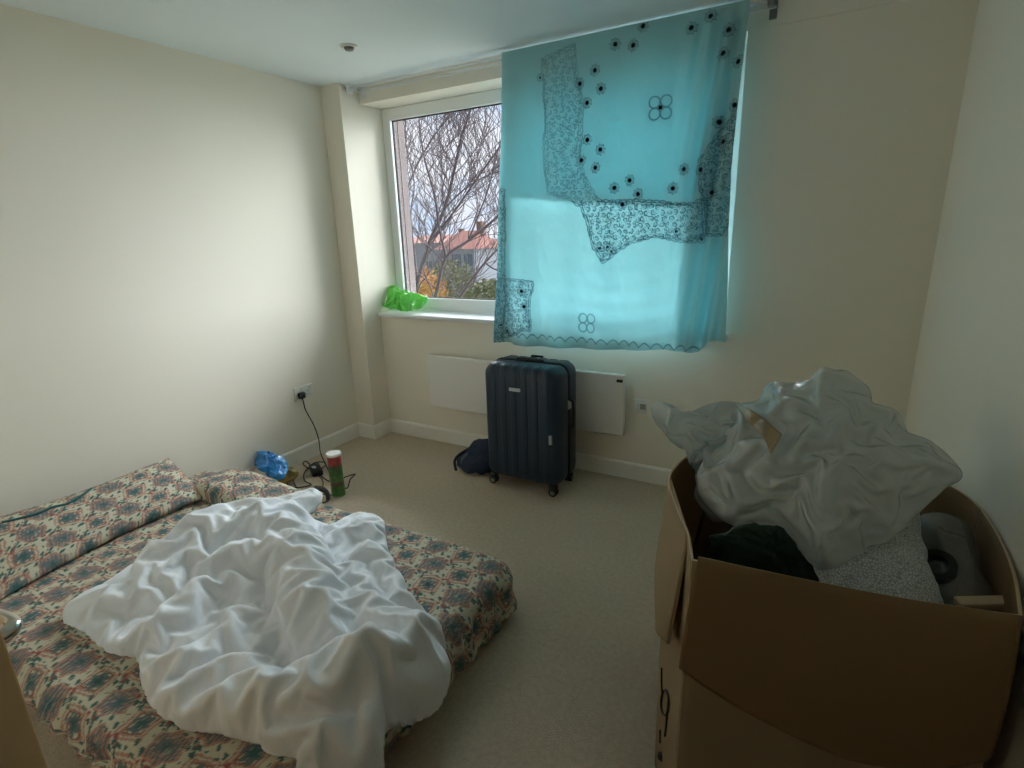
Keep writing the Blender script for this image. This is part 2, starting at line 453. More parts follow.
# window board (sill) and window
o = struct('trim_sill', MB().box((PW - .0, -.03, SZ - .028), (SX + .03, RC + .01, SZ), .008, 3), M['sill'])
WF = empty('window_1', (PW, RC, SZ), None, None); WF['kind'] = 'structure'
fr = MB(); y0, y1 = RC - .0, RC + .05
def bar(a, b): fr.box(a, b, .006, 2)
bar((PW, y0, SZ), (PW + .065, y1, LZ)); bar((SX - .065, y0, SZ), (SX, y1, LZ))
bar((PW + .06, y0, LZ - .075), (SX - .06, y1, LZ)); bar((PW + .06, y0, SZ), (SX - .06, y1, SZ + .09))
bar((1.30, y0, SZ + .08), (1.375, y1, LZ - .07))
bar((1.37, y0, 1.52), (SX - .06, y1, 1.59))
fr.build('window_frame', M['upvc'], WF)
for (a, b, c, d) in ((PW + .06, 1.31, SZ + .085, LZ - .07), (1.37, SX - .06, SZ + .085, 1.525), (1.37, SX - .06, 1.585, LZ - .07)):
    MB().box((a, RC + .045, c), (b, RC + .049, d)).build('window_pane', M['glass'], WF)
gk = MB()
for (a, b, c, d) in ((PW + .065, 1.30, SZ + .09, LZ - .075),):
    for (p, q) in (((a, c), (a + .006, d)), ((b - .006, c), (b, d)), ((a, d - .006), (b, d)), ((a, c), (b, c + .006))):
        gk.box((p[0], RC + .028, p[1]), (q[0], RC + .04, q[1]))
gk.build('window_gasket', M['rubber'], WF)
# outside face of the opening
struct('wall_outside', MB().box((PW - .02, RC + .052, SZ), (.1975, .315, LZ)).box((SX, .32, -.5), (SX + .6, .385, 3.2)).box((-.6, .32, -.5), (.20, .385, 3.2)).box((.2, .32, -.5), (SX, .36, SZ - .03)), M['pebbledash'])
struct('trim_outside_sill', MB().box((.2, RC + .05, SZ - .03), (SX, .40, SZ), .004), M['upvc'])

# ------------------------------------------------------------------ curtain rail
rl = empty('curtain_rail', (1.3, -.11, 2.375), 'white double curtain rail running just below the ceiling above the window', 'curtain rail')
RZ = 2.375
MB().cyl((.19, -.125, RZ), (2.66, -.125, RZ), .0085, n=14).build('front_rod', M['rail'], rl, True)
MB().cyl((.2, -.05, RZ - .012), (2.66, -.05, RZ - .012), .0055, n=12).build('rear_rod', M['rail'], rl, True)
for x in (.2, 2.645):
    b = MB().box((x - .012, -.14, RZ - .03), (x + .012, -.10, RZ + .0245), .004).box((x - .008, -.12, RZ - .006), (x + .008, -.0, RZ + .006), .002).box((x - .016, -.014, RZ - .045), (x + .016, 0, RZ + .024), .003)
    b.build('bracket', M['rail'] if x < 1 else M['grey_plastic'], rl)
for x in (.185, 2.665): MB().cyl((x - .008, -.125, RZ), (x + .008, -.125, RZ), .013, n=14).build('end_cap', M['grey_plastic'], rl, True)

# ------------------------------------------------------------------ curtain
def seg_dist(px, pz, poly):
    d = np.full(px.shape, 9.0); n = len(poly)
    for i in range(n):
        ax, az = poly[i]; bx, bz = poly[(i + 1) % n]
        vx, vz = bx - ax, bz - az; L = vx * vx + vz * vz + 1e-12
        t = np.clip(((px - ax) * vx + (pz - az) * vz) / L, 0, 1)
        d = np.minimum(d, np.hypot(px - ax - t * vx, pz - az - t * vz))
    return d
def inside(px, pz, poly):
    c = np.zeros(px.shape, bool); n = len(poly)
    for i in range(n):
        ax, az = poly[i]; bx, bz = poly[(i + 1) % n]
        cond = ((az > pz) != (bz > pz)) & (px < (bx - ax) * (pz - az) / (bz - az + 1e-12) + ax)
        c ^= cond
    return c
CY = -.125
def cz(u, v): p = on(u, v, 1, CY); return (p[0], p[2])
FL = [(616.2, 44.8), (634, 46), (596.3, 71.2), (580.5, 84), (602.2, 89.4), (587.8, 103.1), (587.8, 140), (601.6, 150), (581.7, 160.3), (596.3, 167.9),
      (615, 188), (630.6, 180.5), (639.7, 194.3), (622.7, 204.5), (673.4, 188.4), (684.8, 169.4), (701.5, 170), (711.5, 192.5), (692.4, 29.3), (711.5, 17.6),
      (729.6, 31.6), (724, 54.8), (738.7, 62.1), (719.4, 122.5), (723.5, 141.5), (735.5, 106), (644, 27), (523.4, 290.8), (525.7, 306.3)]
FS = [(601.6, 248), (608, 246.8), (611.6, 251.4), (507, 331), (701.5, 239.5), (677.8, 231.3), (541, 78), (501, 325)]
RING4 = [(661, 108), (587, 323)]
LACE = [[(543, 60), (575, 45), (582, 100), (580, 165), (600, 200), (690, 203), (708, 200), (708, 236), (690, 243), (655, 236), (630, 243), (603, 262), (592, 240), (583, 205), (548, 192), (545, 130)],
        [(700, 160), (742, 100), (733, 190), (728, 235), (706, 236)],
        [(498, 278), (533, 282), (530, 330), (498, 338)], [(496, 190), (506, 190), (504, 342), (495, 342)],
        ]
def curtain_print(x, z):
    base = np.empty(x.shape + (3,)); base[:] = lin((186, 224, 228))
    line = np.array(lin((40, 112, 134))); dark = np.array(lin((8, 34, 52))); pale = np.array(lin((206, 234, 237)))
    f = np.zeros(x.shape); dk = np.zeros(x.shape); pl = np.zeros(x.shape)
    for ip, pg in enumerate(LACE):
        f0 = f; f = np.zeros(x.shape)
        P = [cz(*q) for q in pg]
        xw = x + .010 * noise(x * 14, z * 14, 0, 60); zw = z + .010 * noise(x * 14, z * 14, 0, 61)
        ins = inside(xw, zw, P); d = seg_dist(xw, zw, P)
        # scalloped outline
        wob = .004 * np.abs(np.sin(x * 95)) + .003 * np.abs(np.sin(z * 95 + 1))
        f = np.maximum(f, np.clip(1.2 - np.abs(d - wob) / .0028, 0, 1) * .8)
        f = np.maximum(f, np.where(ins, np.clip(1.1 - np.abs(d - .012 - wob) / .0022, 0, 1) * .55, 0))
        # lattice of rings
        s = .034; row = np.floor(z / (s * .86)); xo = x / s + .5 * (row % 2); cx = np.floor(xo)
        jx = (_hash(cx.astype(np.int64), row.astype(np.int64), 0, 3) - .5) * .3; jz = (_hash(cx.astype(np.int64), row.astype(np.int64), 1, 3) - .5) * .3
        dx = (xo - cx - .5 - jx) * s; dz = z - (row + .5 + jz) * s * .86
        rr = np.hypot(dx, dz); an = np.arctan2(dz, dx)
        ring = np.clip(1.3 - np.abs(rr - .0115 - .0012 * np.cos(an * 5)) / .0022, 0, 1) * (np.sin(an + jx * 20) > -.45)
        cor = (np.clip(1.1 - rr / .0028, 0, 1) + np.clip(1.1 - np.abs(rr - .0055) / .0013, 0, 1)) * .6
        spk = (noise(x * 260, z * 260) > .45) * .35
        f = np.maximum(f, np.where(ins, np.maximum(np.maximum(ring * 1.0, cor), spk), 0))
        pl = np.maximum(pl, ins * (.1 if ip == 0 else .25))
        f = np.maximum(f0, f * np.where((z > cz(600, 200)[1]) & (ip == 0), .6, 1))
    for (u, v) in FL:
        c = cz(u, v); dx = x - c[0]; dz = z - c[1]; r = np.hypot(dx, dz); an = np.arctan2(dz, dx)
        dk = np.maximum(dk, np.clip((.0125 + .002 * np.cos(an * 7 + u) - r) / .003, 0, 1))
        f = np.maximum(f, np.clip(1.2 - np.abs(r - .024 - .003 * np.cos(an * 8 + v)) / .003, 0, 1) * .7 * (noise(x * 200, z * 200, 0, 5) > -.3))
        f = np.maximum(f, np.where(r < .024, .25, 0))
    for (u, v) in FS:
        c = cz(u, v); r = np.hypot(x - c[0], z - c[1])
        dk = np.maximum(dk, np.clip((.009 - r) / .003, 0, 1) * .85); f = np.maximum(f, np.clip(1.2 - np.abs(r - .017) / .003, 0, 1) * .6)
    for k, (u, v) in enumerate(RING4):
        c = cz(u, v)
        if k == 0: dk = np.maximum(dk, np.clip((.011 - np.hypot(x - c[0], z - c[1])) / .003, 0, 1))
        for a in (.8, 2.4, 3.95, 5.5):
            qx, qz = c[0] + .037 * math.cos(a), c[1] + .037 * math.sin(a); r = np.hypot(x - qx, z - qz); an = np.arctan2(z - qz, x - qx)
            f = np.maximum(f, np.clip(1.2 - np.abs(r - .025) / .0035, 0, 1) * .75)
            f = np.maximum(f, np.clip(1.0 - np.abs(r - .030) / .002, 0, 1) * .3 * (np.cos(an * 12) > 0))
    # bottom hem zigzag
    hem = .845 + .03 * 0; w = np.abs(((x / .062) % 1) - .5) * 2
    f = np.maximum(f, np.where((z < .90), np.clip(1.2 - np.abs(z - (.845 + .026 * np.sin(w * math.pi / 2))) / .0045, 0, 1) * .8, 0))
    o = base * (1 - pl[..., None]) + pale * pl[..., None]
    o = o * (1 - f[..., None]) + line * f[..., None]
    o = o * (1 - dk[..., None]) + dark * dk[..., None]
    return o
M['curtain'] = attr_mat('printed_curtain', .8, .45)
M['curtain_back_lightened'] = attr_mat('printed_curtain_back_lightened', .8, .88)  # same cloth as the front; extra translucency put in so doubled layers stay bright
cur = empty('curtain', (1.9, CY, 2.37), 'turquoise printed cotton cloth hung over the rail as a curtain across the window', 'curtain')
def curtain_sheet(name, left, right, top, bottom, nx, nz, yoff, wave, mt='curtain_back_lightened'):
    """left/right: (z -> x) tables; top/bottom (x -> z) tables; yoff(x,z)"""
    a = np.linspace(0, 1, nx)[:, None]; b = np.linspace(0, 1, nz)[None]
    xl = lambda z: np.interp(z, *left); xr = lambda z: np.interp(z, *right)
    z = np.broadcast_to(2.375 - b * 1.55, (nx, nz)).copy()
    x = xl(z) + (xr(z) - xl(z)) * a
    zt = np.interp(x, *top); zb = np.interp(x, *bottom)
    z = zt + (zb - zt) * b; x = xl(z) + (xr(z) - xl(z)) * a
    y = yoff(x, z) + wave(x, z)
    P = np.stack([x, y, z], -1)
    return grid_mesh(name, P, M[mt], cur, cols=curtain_print(x, z), thick=.0012)
def T(pts, key):   # table from pixels
    W = [on(u, v, 1, CY) for u, v in pts]
    if key == 'z': W = sorted(W, key=lambda p: p[2]); return [p[2] for p in W], [p[0] for p in W]
    W = sorted(W, key=lambda p: p[0]); return [p[0] for p in W], [p[2] for p in W]
def waves(x, z):
    d = np.clip((2.37 - z) / 1.5, 0, 1)
    w = .012 * np.sin((x - .06 * d) * 26 + 1.2 * noise(x * 3, z * 1.5)) * (.3 + d)
    w = w + .010 * noise(x * 6 + z * 1.5, z * 2, 0, 4) * (.3 + d) + .003 * fbm(x * 16 + z * 5, z * 9, 0, 8)
    g = np.exp(-((x - 2.45) / .12) ** 2)
    w = w + g * .02 * np.sin((x - (z - 1.6) * .12) * 75)
    w = w + .012 * np.exp(-((x - 1.30 + .05 * d) / .05) ** 2)
    # drape: shallow diagonal sags in the lower half
    dd = np.clip((1.55 - z) / .7, 0, 1)
    w = w + dd * .006 * np.sin((z - .5 * (x - 1.9) ** 2) * 60 + 2 * noise(x * 4, z * 4, 0, 9)) * np.exp(-((x - 2.0) / .35) ** 2)
    return w * np.clip((2.372 - z) / .06, 0, 1)
Lf = T([(503, 54), (500, 150), (497, 250), (495, 342)], 'z')
Rt = T([(751, 3), (744, 60), (738, 110), (731, 170), (729, 230), (727, 341)], 'z')
Bt = T([(495, 342), (512, 342), (514, 345), (560, 347), (620, 350), (660, 349), (698, 352), (706, 345), (708, 341), (727, 341)], 'x')
TOP = ([1.0, 3.0], [RZ + .009, RZ + .009])
curtain_sheet('front_panel', Lf, Rt, TOP, Bt, 360, 420, lambda x, z: CY - .014 + 0 * x, waves, 'curtain')
# the cloth comes back over the rail: a second layer behind, ending at its hem
L2 = T([(503, 54), (512, 200)], 'z'); R2 = T([(740, 20), (722, 210)], 'z')
hz = T([(512, 196), (545, 198), (580, 201), (640, 203), (700, 205), (730, 205)], 'x')
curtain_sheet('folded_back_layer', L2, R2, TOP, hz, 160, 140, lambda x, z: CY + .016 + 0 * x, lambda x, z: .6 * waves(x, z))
# gathered second layer along the right edge and a narrow turned edge on the left
L3 = T([(724, 20), (706, 110), (686, 206), (676, 338)], 'z'); R3 = T([(746, 20), (734, 120), (727, 206), (725, 338)], 'z')
b3 = T([(670, 338), (700, 341), (727, 339)], 'x')
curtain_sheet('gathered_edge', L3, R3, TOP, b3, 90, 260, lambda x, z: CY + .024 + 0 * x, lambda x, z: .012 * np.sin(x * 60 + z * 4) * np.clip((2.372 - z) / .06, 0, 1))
L4 = T([(504, 56), (497, 336)], 'z'); R4 = T([(520, 56), (511, 336)], 'z'); b4 = T([(490, 338), (530, 340)], 'x')
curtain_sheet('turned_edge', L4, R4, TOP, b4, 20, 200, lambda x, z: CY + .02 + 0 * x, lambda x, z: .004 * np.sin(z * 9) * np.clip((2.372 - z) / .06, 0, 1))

# ------------------------------------------------------------------ heater, sockets, detector
ht = empty('panel_heater', (1.34, 0, .30), 'slim white wall-mounted panel heater partly hidden behind the navy suitcase', 'heater')
MB().box((.636, -.09, .298), (2.044, -.055, .664), .006, 3).build('front_panel', M['radiator'], ht)
MB().box((.66, -.055, .32), (2.02, -.02, .645), .004).build('rear_casing', M['radiator'], ht)
g = MB()
for i in range(46): g.box((.68 + i * .029, -.05, .645), (.70 + i * .029, -.026, .650))
g.build('top_grille', M['grey_plastic'], ht)
for x in (.9, 1.78): MB().box((x - .02, -.022, .36), (x + .02, 0, .60), .002).build('wall_bracket', M['radiator'], ht)
MB().box((2.0, -.097, .622), (2.036, -.089, .64), .003).build('control_display', M['black_plastic'], ht)

sp = empty('fused_switch', (2.12, 0, .425), 'white fused switch plate on the wall right of the panel heater', 'wall switch')
MB().box((2.075, -.012, .425), (2.161, 0, .511), .004).build('faceplate', M['white_plastic'], sp)
MB().box((2.085, -.018, .447), (2.108, -.011, .49), .003).build('rocker', M['white_plastic'], sp)
MB().box((2.117, -.0155, .452), (2.151, -.011, .486), .002).build('fuse_carrier', M['grey_hub'], sp)

so = empty('double_socket', (0, -.63, .43), 'white double wall socket low on the left wall with a black plug in it', 'socket')
MB().box((0, -.703, .428), (.011, -.557, .514), .004).build('faceplate', M['white_plastic'], so)
for y in (-.666, -.60):
    MB().box((.010, y + .012, .486), (.016, y + .026, .504), .002).build('switch_rocker', M['white_plastic'], so)
    h = MB().box((.0105, y - .003, .470), (.0115, y + .003, .478)).box((.0105, y - .014, .448), (.0115, y - .007, .452)).box((.0105, y + .007, .448), (.0115, y + .014, .452))
    if y > -.65: h.build('pin_holes', M['black_plastic'], so)
pl = empty('power_plug', (.011, -.666, .44), 'black three-pin plug pushed into the double socket with its cable hanging down', 'plug')
MB().box((.012, -.690, .437), (.045, -.642, .482), .012, 4).build('plug_body', M['black_plastic'], pl, True)
cp = [(.03, -.666, .44), (.034, -.664, .41), (.03, -.655, .36), (.036, -.640, .31), (.05, -.625, .25), (.055, -.612, .19), (.08, -.62, .13), (.14, -.67, .075), (.25, -.73, .03), (.34, -.78, .006), (.44, -.84, .006),
      (.55, -.83, .05), (.655, -.86, .10), (.665, -.91, .09), (.62, -.905, .02), (.5, -.87, .006), (.4, -.86, .006), (.30, -.83, .012)]
MB().tube(spline(cp, 8), .0035, 8).build('plug_cable', M['rubber'], pl, True)

dt = empty('ceiling_detector', (.73, -.64, 2.4), 'small round white fitting on the ceiling near the left end of the rail', 'ceiling fitting')
c = (.73, -.638)
MB().cyl((*c, 2.4), (*c, 2.392), .046, .043, 32).build('mounting_ring', M['white_plastic'], dt, True)
MB().cyl((*c, 2.392), (*c, 2.380), .026, .02, 28).build('sensor_dome', M['grey_plastic'], dt, True)

# ------------------------------------------------------------------ suitcase
SUX0, SUX1, SUY0, SUY1, SUZ0, SUZ1 = 1.318, 1.80, -.455, -.155, .058, .752
sc = empty('suitcase', (1.55, -.29, 0), 'large dark navy hard-shell suitcase standing on wheels in front of the panel heater', 'suitcase')
def half_shell(ya, yb, name, ribs):
    """rounded-rect loft from the seam (ya) to the outer face (yb)"""
    cx, czz = (SUX0 + SUX1) / 2, (SUZ0 + SUZ1) / 2; hx, hz = (SUX1 - SUX0) / 2, (SUZ1 - SUZ0) / 2
    D = yb - ya; rings = []
    def ring(ins, y, rc):
        pts = []
        a, b = hx - ins, hz - ins; rc = max(rc - ins * .6, .02)
        for q, (sx, sz) in enumerate(((1, 1), (-1, 1), (-1, -1), (1, -1))):
            for k in range(13):
                t = math.pi / 2 * (q + k / 12)
                pts.append((cx + sx * (a - rc) + rc * math.cos(t), y, czz + sz * (b - rc) + rc * math.sin(t)))
        return pts
    for ins, fy in ((.004, 0), (0, .1), (0, .45), (.002, .6), (.008, .75), (.018, .87), (.034, .96), (.055, 1.0)):
        rings.append(ring(ins, ya + D * fy, .062))
    v = [p for r in rings for p in r]; n = len(rings[0]); f = []
    for k in range(len(rings) - 1):
        for i in range(n): f.append((k * n + i, k * n + (i + 1) % n, (k + 1) * n + (i + 1) % n, (k + 1) * n + i))
    f.append(tuple(range((len(rings) - 1) * n, len(rings) * n)))
    mb = MB().add(v, f)
    if ribs:   # raised vertical bands that run over the face and round the top edge
        s = 1 if D > 0 else -1
        for x in np.linspace(SUX0 + .075, SUX1 - .075, 6):
            pth = [(x, ya + D * .55, SUZ1 + .001), (x, ya + D * .8, SUZ1 - .006), (x, yb - D * .06, SUZ1 - .024), (x, yb + s * .001, SUZ1 - .055), (x, yb + s * .003, SUZ1 - .12),
                   (x, yb + s * .003, SUZ0 + .12), (x, yb + s * .001, SUZ0 + .055), (x, yb - D * .08, SUZ0 + .024)]
            P = spline(pth, 5); vv = []; ff = []
            w = .021
            for k, p in enumerate(P):
                for dx, h in ((-w, -.003), (-w * .8, .0002), (w * .8, .0002), (w, -.003)):
                    # offset outwards: away from the body's centre line
                    d = P[min(k + 1, len(P) - 1)] - P[max(k - 1, 0)]; nrm = np.array([0, d[2], -d[1]]); nrm /= np.linalg.norm(nrm) + 1e-9
                    if nrm[1] * s + nrm[2] * .3 < 0 : nrm = -nrm
                    q = np.array(p) + nrm * h; vv.append((q[0] + dx, q[1], q[2]))
            for k in range(len(P) - 1):
                for i in range(3): ff.append((k * 4 + i, k * 4 + i + 1, (k + 1) * 4 + i + 1, (k + 1) * 4 + i))
            ff += [(0, 1, 2, 3), tuple((len(P) - 1) * 4 + i for i in range(4))]
            mb.add(vv, ff)
    o = mb.build(name, M['case'], sc, True)
    o.modifiers.new('en', 'EDGE_SPLIT').split_angle = math.radians(40)
    return o
ym = (SUY0 + SUY1) / 2
half_shell(ym - .006, SUY0, 'front_shell', True)
half_shell(ym + .006, SUY1, 'rear_shell', True)
zp = MB(); cxm = (SUX0 + SUX1) / 2; czm = (SUZ0 + SUZ1) / 2
lp = []
for q, (sx, sz) in enumerate(((1, 1), (-1, 1), (-1, -1), (1, -1))):
    for k in range(9):
        t = math.pi / 2 * (q + k / 8); lp.append((cxm + sx * ((SUX1 - SUX0) / 2 - .062 - .002) + .062 * math.cos(t), ym, czm + sz * ((SUZ1 - SUZ0) / 2 - .062 - .002) + .062 * math.sin(t)))
lp.append(lp[0]); zp.tube(lp, .009, 8)
zp.build('zip_seam', M['case_trim'], sc, True)
MB().box((1.505, SUY0 - .010, .612), (1.575, SUY0 - .001, .632), .003).build('brand_badge', M['badge'], sc)
MB().box((SUX1 - .055, SUY0 - .008, .33), (SUX1 - .037, SUY0 + .006, .385), .004).build('combination_lock', M['badge'], sc)
MB().box((SUX1 - .004, ym - .02, .50), (SUX1 + .008, ym + .02, .55), .004).build('side_latch', M['badge'], sc)
MB().tube([(SUX1 - .005, ym, .56), (SUX1 + .022, ym, .545), (SUX1 + .026, ym, .49), (SUX1 + .022, ym, .40), (SUX1 - .005, ym, .385)], .009, 8).build('side_handle', M['case_trim'], sc, True)
MB().tube([(cxm - .09, ym, SUZ1 - .004), (cxm - .08, ym, SUZ1 + .008), (cxm + .08, ym, SUZ1 + .008), (cxm + .09, ym, SUZ1 - .004)], .009, 8).build('top_handle', M['case_trim'], sc, True)
MB().box((1.50, -.185, SUZ1 - .006), (1.58, -.17, SUZ1 + .006), .004).build('pull_handle', M['black_plastic'], sc)
for x in (SUX0 + .035, SUX1 - .05):
    for y in (SUY0 + .04, SUY1 - .04):
        MB().box((x - .022, y - .022, .032), (x + .022, y + .022, .075), .01).cyl((x, y, .05), (x, y, .03), .014).build('wheel_housing', M['black_plastic'], sc, True)
        f = y < -.3
        def wc(o, r_, n_):   # the front wheels have swivelled to face into the room
            return ((x, y + o[0], .026), (x, y + o[1], .026), r_) if f else ((x + o[0], y, .026), (x + o[1], y, .026), r_)
        w = MB()
        for o in ((-.017, -.003), (.003, .017)):
            p, q, r_ = wc(o, .0255, 24); w.cyl(p, q, r_, n=24)
        w.build('wheel', M['rubber'], sc, False)
        p, q, r_ = wc((-.019, .019), .015, 18); MB().cyl(p, q, r_, n=18).build('wheel_hub', M['grey_hub'], sc, True)

# ------------------------------------------------------------------ backpack behind the suitcase
bk = empty('backpack', (1.19, -.3, 0), 'small slumped navy and grey fabric backpack lying on the carpet left of the suitcase', 'backpack')
ol = [(1.03, -.36, .04), (1.06, -.30, .12), (1.14, -.24, .18), (1.24, -.2, .20), (1.31, -.19, .17), (1.33, -.22, .04), (1.30, -.33, .02), (1.2, -.39, .02), (1.1, -.40, .015)]
def wr(a, sc_, s=0):
    return lambda P, T, side: np.stack([a * fbm(P[..., 0] * sc_, P[..., 1] * sc_, P[..., 2] * sc_, s + k) * np.ones_like(T) for k in range(3)], -1)
blob('bag_body', ol, (.35, -.7, .62), .07, .05, M['navy_cloth'], bk, na=90, nt=26, disp=wr(.03, 14))
MB().tube(spline([(1.11, -.385, .03), (1.10, -.375, .09), (1.15, -.335, .13), (1.22, -.30, .155)], 6), .013, 8, flat=.4).build('shoulder_strap', M['grey_cloth'], bk, True)
MB().tube(spline([(1.06, -.40, .012), (1.04, -.38, .07), (1.08, -.35, .12), (1.2, -.27, .19), (1.29, -.23, .22)], 6), .009, 8, flat=.5).build('carry_strap', M['navy_cloth'], bk, True)

# ------------------------------------------------------------------ bed print
def bed_print(s, t, seed=0):
    s = s + .006 * noise(s * 22, t * 22, 0, 2 + seed) + .0015 * noise(s * 90, t * 90, 0, 5); t = t + .006 * noise(s * 22, t * 22, 3, 7 + seed) + .0015 * noise(s * 90, t * 90, 5, 5)
    cream = np.array(lin((192, 188, 166))); slate = np.array(lin((104, 112, 114))); teal = np.array(lin((66, 100, 98))); salmon = np.array(lin((170, 130, 114))); red = np.array(lin((146, 84, 80)))
    brown = np.array(lin((140, 96, 84)))
    o = np.empty(s.shape + (3,)); o[:] = cream
    def put(mask, c):
        o[mask] = c
    Lx, Ly = .136, .106
    row = np.floor(t / Ly); a = (s / Lx + .5 * (row % 2)); ci = np.floor(a); x = (a - ci - .5) * Lx; y = (t / Ly - row - .5) * Ly
    alt = ((ci + row) % 2) == 0
    th = np.where(alt, .5, -.35); X = x * np.cos(th) - y * np.sin(th); Y = x * np.sin(th) + y * np.cos(th)
    D = np.abs(X) / .054 + np.abs(Y) / .052; r = np.hypot(X / .050, Y / .043); an = np.arctan2(Y, X); rr = r + .12 * np.cos(an * 6)
    # motif one: nested diamond rose
    A = alt
    put(A & (D < 1.28) & (D > 1.10), salmon); put(A & (D <= 1.10) & (D > .98), cream); put(A & (D <= .98) & (D > .80), salmon)
    put(A & (D <= .80) & (D > .68), brown); put(A & (rr < .62), slate); put(A & (rr < .30), teal)
    # motif two: slate blossom with stripes
    B = ~alt
    put(B & (rr < 1.0), slate); put(B & (rr < 1.0) & (np.abs(((X * 75) % 1) - .5) < .17), salmon); put(B & (rr < .5), slate); put(B & (rr < .22), teal)
    put(B & (np.abs(rr - 1.06) < .09), salmon)
    # leaves between
    for (ox, oy, w, h) in ((.062, .048, .018, .012), (-.064, .046, .016, .014), (.030, .056, .016, .010), (-.034, .056, .014, .010), (.052, .030, .013, .013), (-.056, .026, .014, .011), (.05, -.034, .015, .011), (-.05, -.036, .012, .013), (.0, .051, .011, .009), (.074, .0, .008, .017), (-.07, -.004, .007, .012)):
        d = np.abs(x - ox) / w + np.abs(y - oy) / h + .35 * np.sin((x + y) * 300)
        put(d < .95, teal)
    for (ox, oy) in ((.066, .046), (-.02, -.052), (.030, .050)):
        d = np.hypot(x - ox, y - oy) / .0085 + .3 * np.sin(an * 5); put(d < .9, red); put((d >= .9) & (d < 1.15), salmon)
    n = noise(s * 160, t * 160, 0, 11)
    o = o * (1 + .06 * n[..., None])
    w = (noise(s * 260, t * 60, 0, 14) > .62)
    o[w] = o[w] * .6 + cream * .4
    return o
M['bedprint'] = attr_mat('floral_print', .9, 0, .15, 500)

# ------------------------------------------------------------------ mattress and sheet
MX1, MY0, MY1, MT = 2.02, -2.545, -1.338, .212
mt_ = MB().box((.03, MY0 + .02, .0), (MX1 - .015, MY1 - .02, MT - .004), .03, 4).build('mattress', M['mattress'], None, True)
tag(mt_, 'low bare-sided mattress lying on the carpet against the left wall', 'mattress')
# sheet: a rounded slab surface parametrised along its unrolled length
def unroll(s, lo, hi, r, drop):
    """unrolled coordinate -> (pos, z) with rounded shoulders and a hanging side"""
    flat = hi - lo - 2 * r; arc = r * math.pi / 2
    p = np.empty_like(s); z = np.empty_like(s)
    mid = (np.abs(s) <= flat / 2); p[mid] = s[mid]; z[mid] = 0
    e = np.abs(s) - flat / 2; sg = np.sign(s)
    a = (~mid) & (e <= arc); th = e / r
    p[a] = sg[a] * (flat / 2 + r * np.sin(th[a])); z[a] = -r * (1 - np.cos(th[a]))
    b = (~mid) & (e > arc); p[b] = sg[b] * (flat / 2 + r + .01 * np.clip((e[b] - arc) / .1, 0, 1)); z[b] = -r - (e[b] - arc)
    return p + (hi + lo) / 2, z
rr_ = .05; drop = .13
def smooth_top(x, y):
    return .006 * fbm(x * 5, y * 5, 0, 21) + .004 * ridge(x * 9 + y * 3, y * 4, 0, 3) * np.clip((1.0 - x) / .7, 0, 1) + .003 * fbm(x * 20, y * 20, 0, 3)
sx = np.linspace(-(MX1 - .02) / 2 - .16, (MX1 - .02) / 2 + .16, 520); sy = np.linspace(-(MY1 - MY0) / 2 - .16, (MY1 - MY0) / 2 + .16, 350)
X1, Z1 = unroll(sx, .02, MX1, rr_, drop); Y1, Z2 = unroll(sy, MY0, MY1, rr_, drop)
XX, YY = np.meshgrid(X1, Y1, indexing='ij'); ZZ = np.minimum(Z1[:, None], Z2[None]); Z2n = Z2[None] * np.ones_like(ZZ)
# round the plan corners: pull in points near corners
cxn = np.clip(np.abs(XX - 1.01) - (.99 - .09), 0, None); cyn = np.clip(np.abs(YY - (MY0 + MY1) / 2) - ((MY1 - MY0) / 2 - .09), 0, None)
k = np.hypot(cxn, cyn); f_ = np.where((cxn > 0) & (cyn > 0), np.maximum(np.maximum(cxn, cyn) / np.maximum(k, 1e-6), .0), 1)
XX = np.where((cxn > 0) & (cyn > 0), 1.01 + np.sign(XX - 1.01) * (.90 + cxn * f_), XX)
YY = np.where((cxn > 0) & (cyn > 0), (MY0 + MY1) / 2 + np.sign(YY - (MY0 + MY1) / 2) * ((MY1 - MY0) / 2 - .09 + cyn * f_), YY)
side = np.clip(-ZZ / .06, 0, 1)
ZP = MT + .012 + ZZ + smooth_top(XX, YY) * (1 - side)
# gathered, bunched side hem
per = np.where(Z1[:, None] < Z2[None], YY, XX)
push = .6 * side * (.010 * np.sin(per * 70 + 3 * noise(per * 6, 0, 0, 2)) + .016 * noise(per * 14, ZP * 9, 0, 6) + .012 * np.sin(ZP * 45 + 4 * noise(per * 5, 0, 0, 9)))
nx_ = np.where(Z1[:, None] <= Z2[None], np.sign(XX - 1.0), 0); ny_ = np.where(Z2[None] < Z1[:, None], np.sign(YY + 1.95), 0)
XX = XX + nx_ * (push + .012 * side); YY = YY + ny_ * (push + .012 * side)
ZP = np.where((YY < MY0 + .06) & (ZP < MT - .05), MT - .05 + (ZP - MT + .05) * .08, ZP)
ZP = np.maximum(ZP + side * .010 * noise(per * 9, 1, 0, 12), .012); XX = np.maximum(XX, .02)
SS, TT = np.meshgrid(sx, sy, indexing='ij')
cth, sth = math.cos(.06), math.sin(.06)
sheet = grid_mesh('bed_sheet', np.stack([XX, YY, ZP], -1), M['bedprint'], None, cols=bed_print(SS * cth - TT * sth + 5, SS * sth + TT * cth + 5), thick=.003)
tag(sheet, 'fitted bed sheet with faded teal and salmon floral print stretched over the mattress', 'bed sheet')

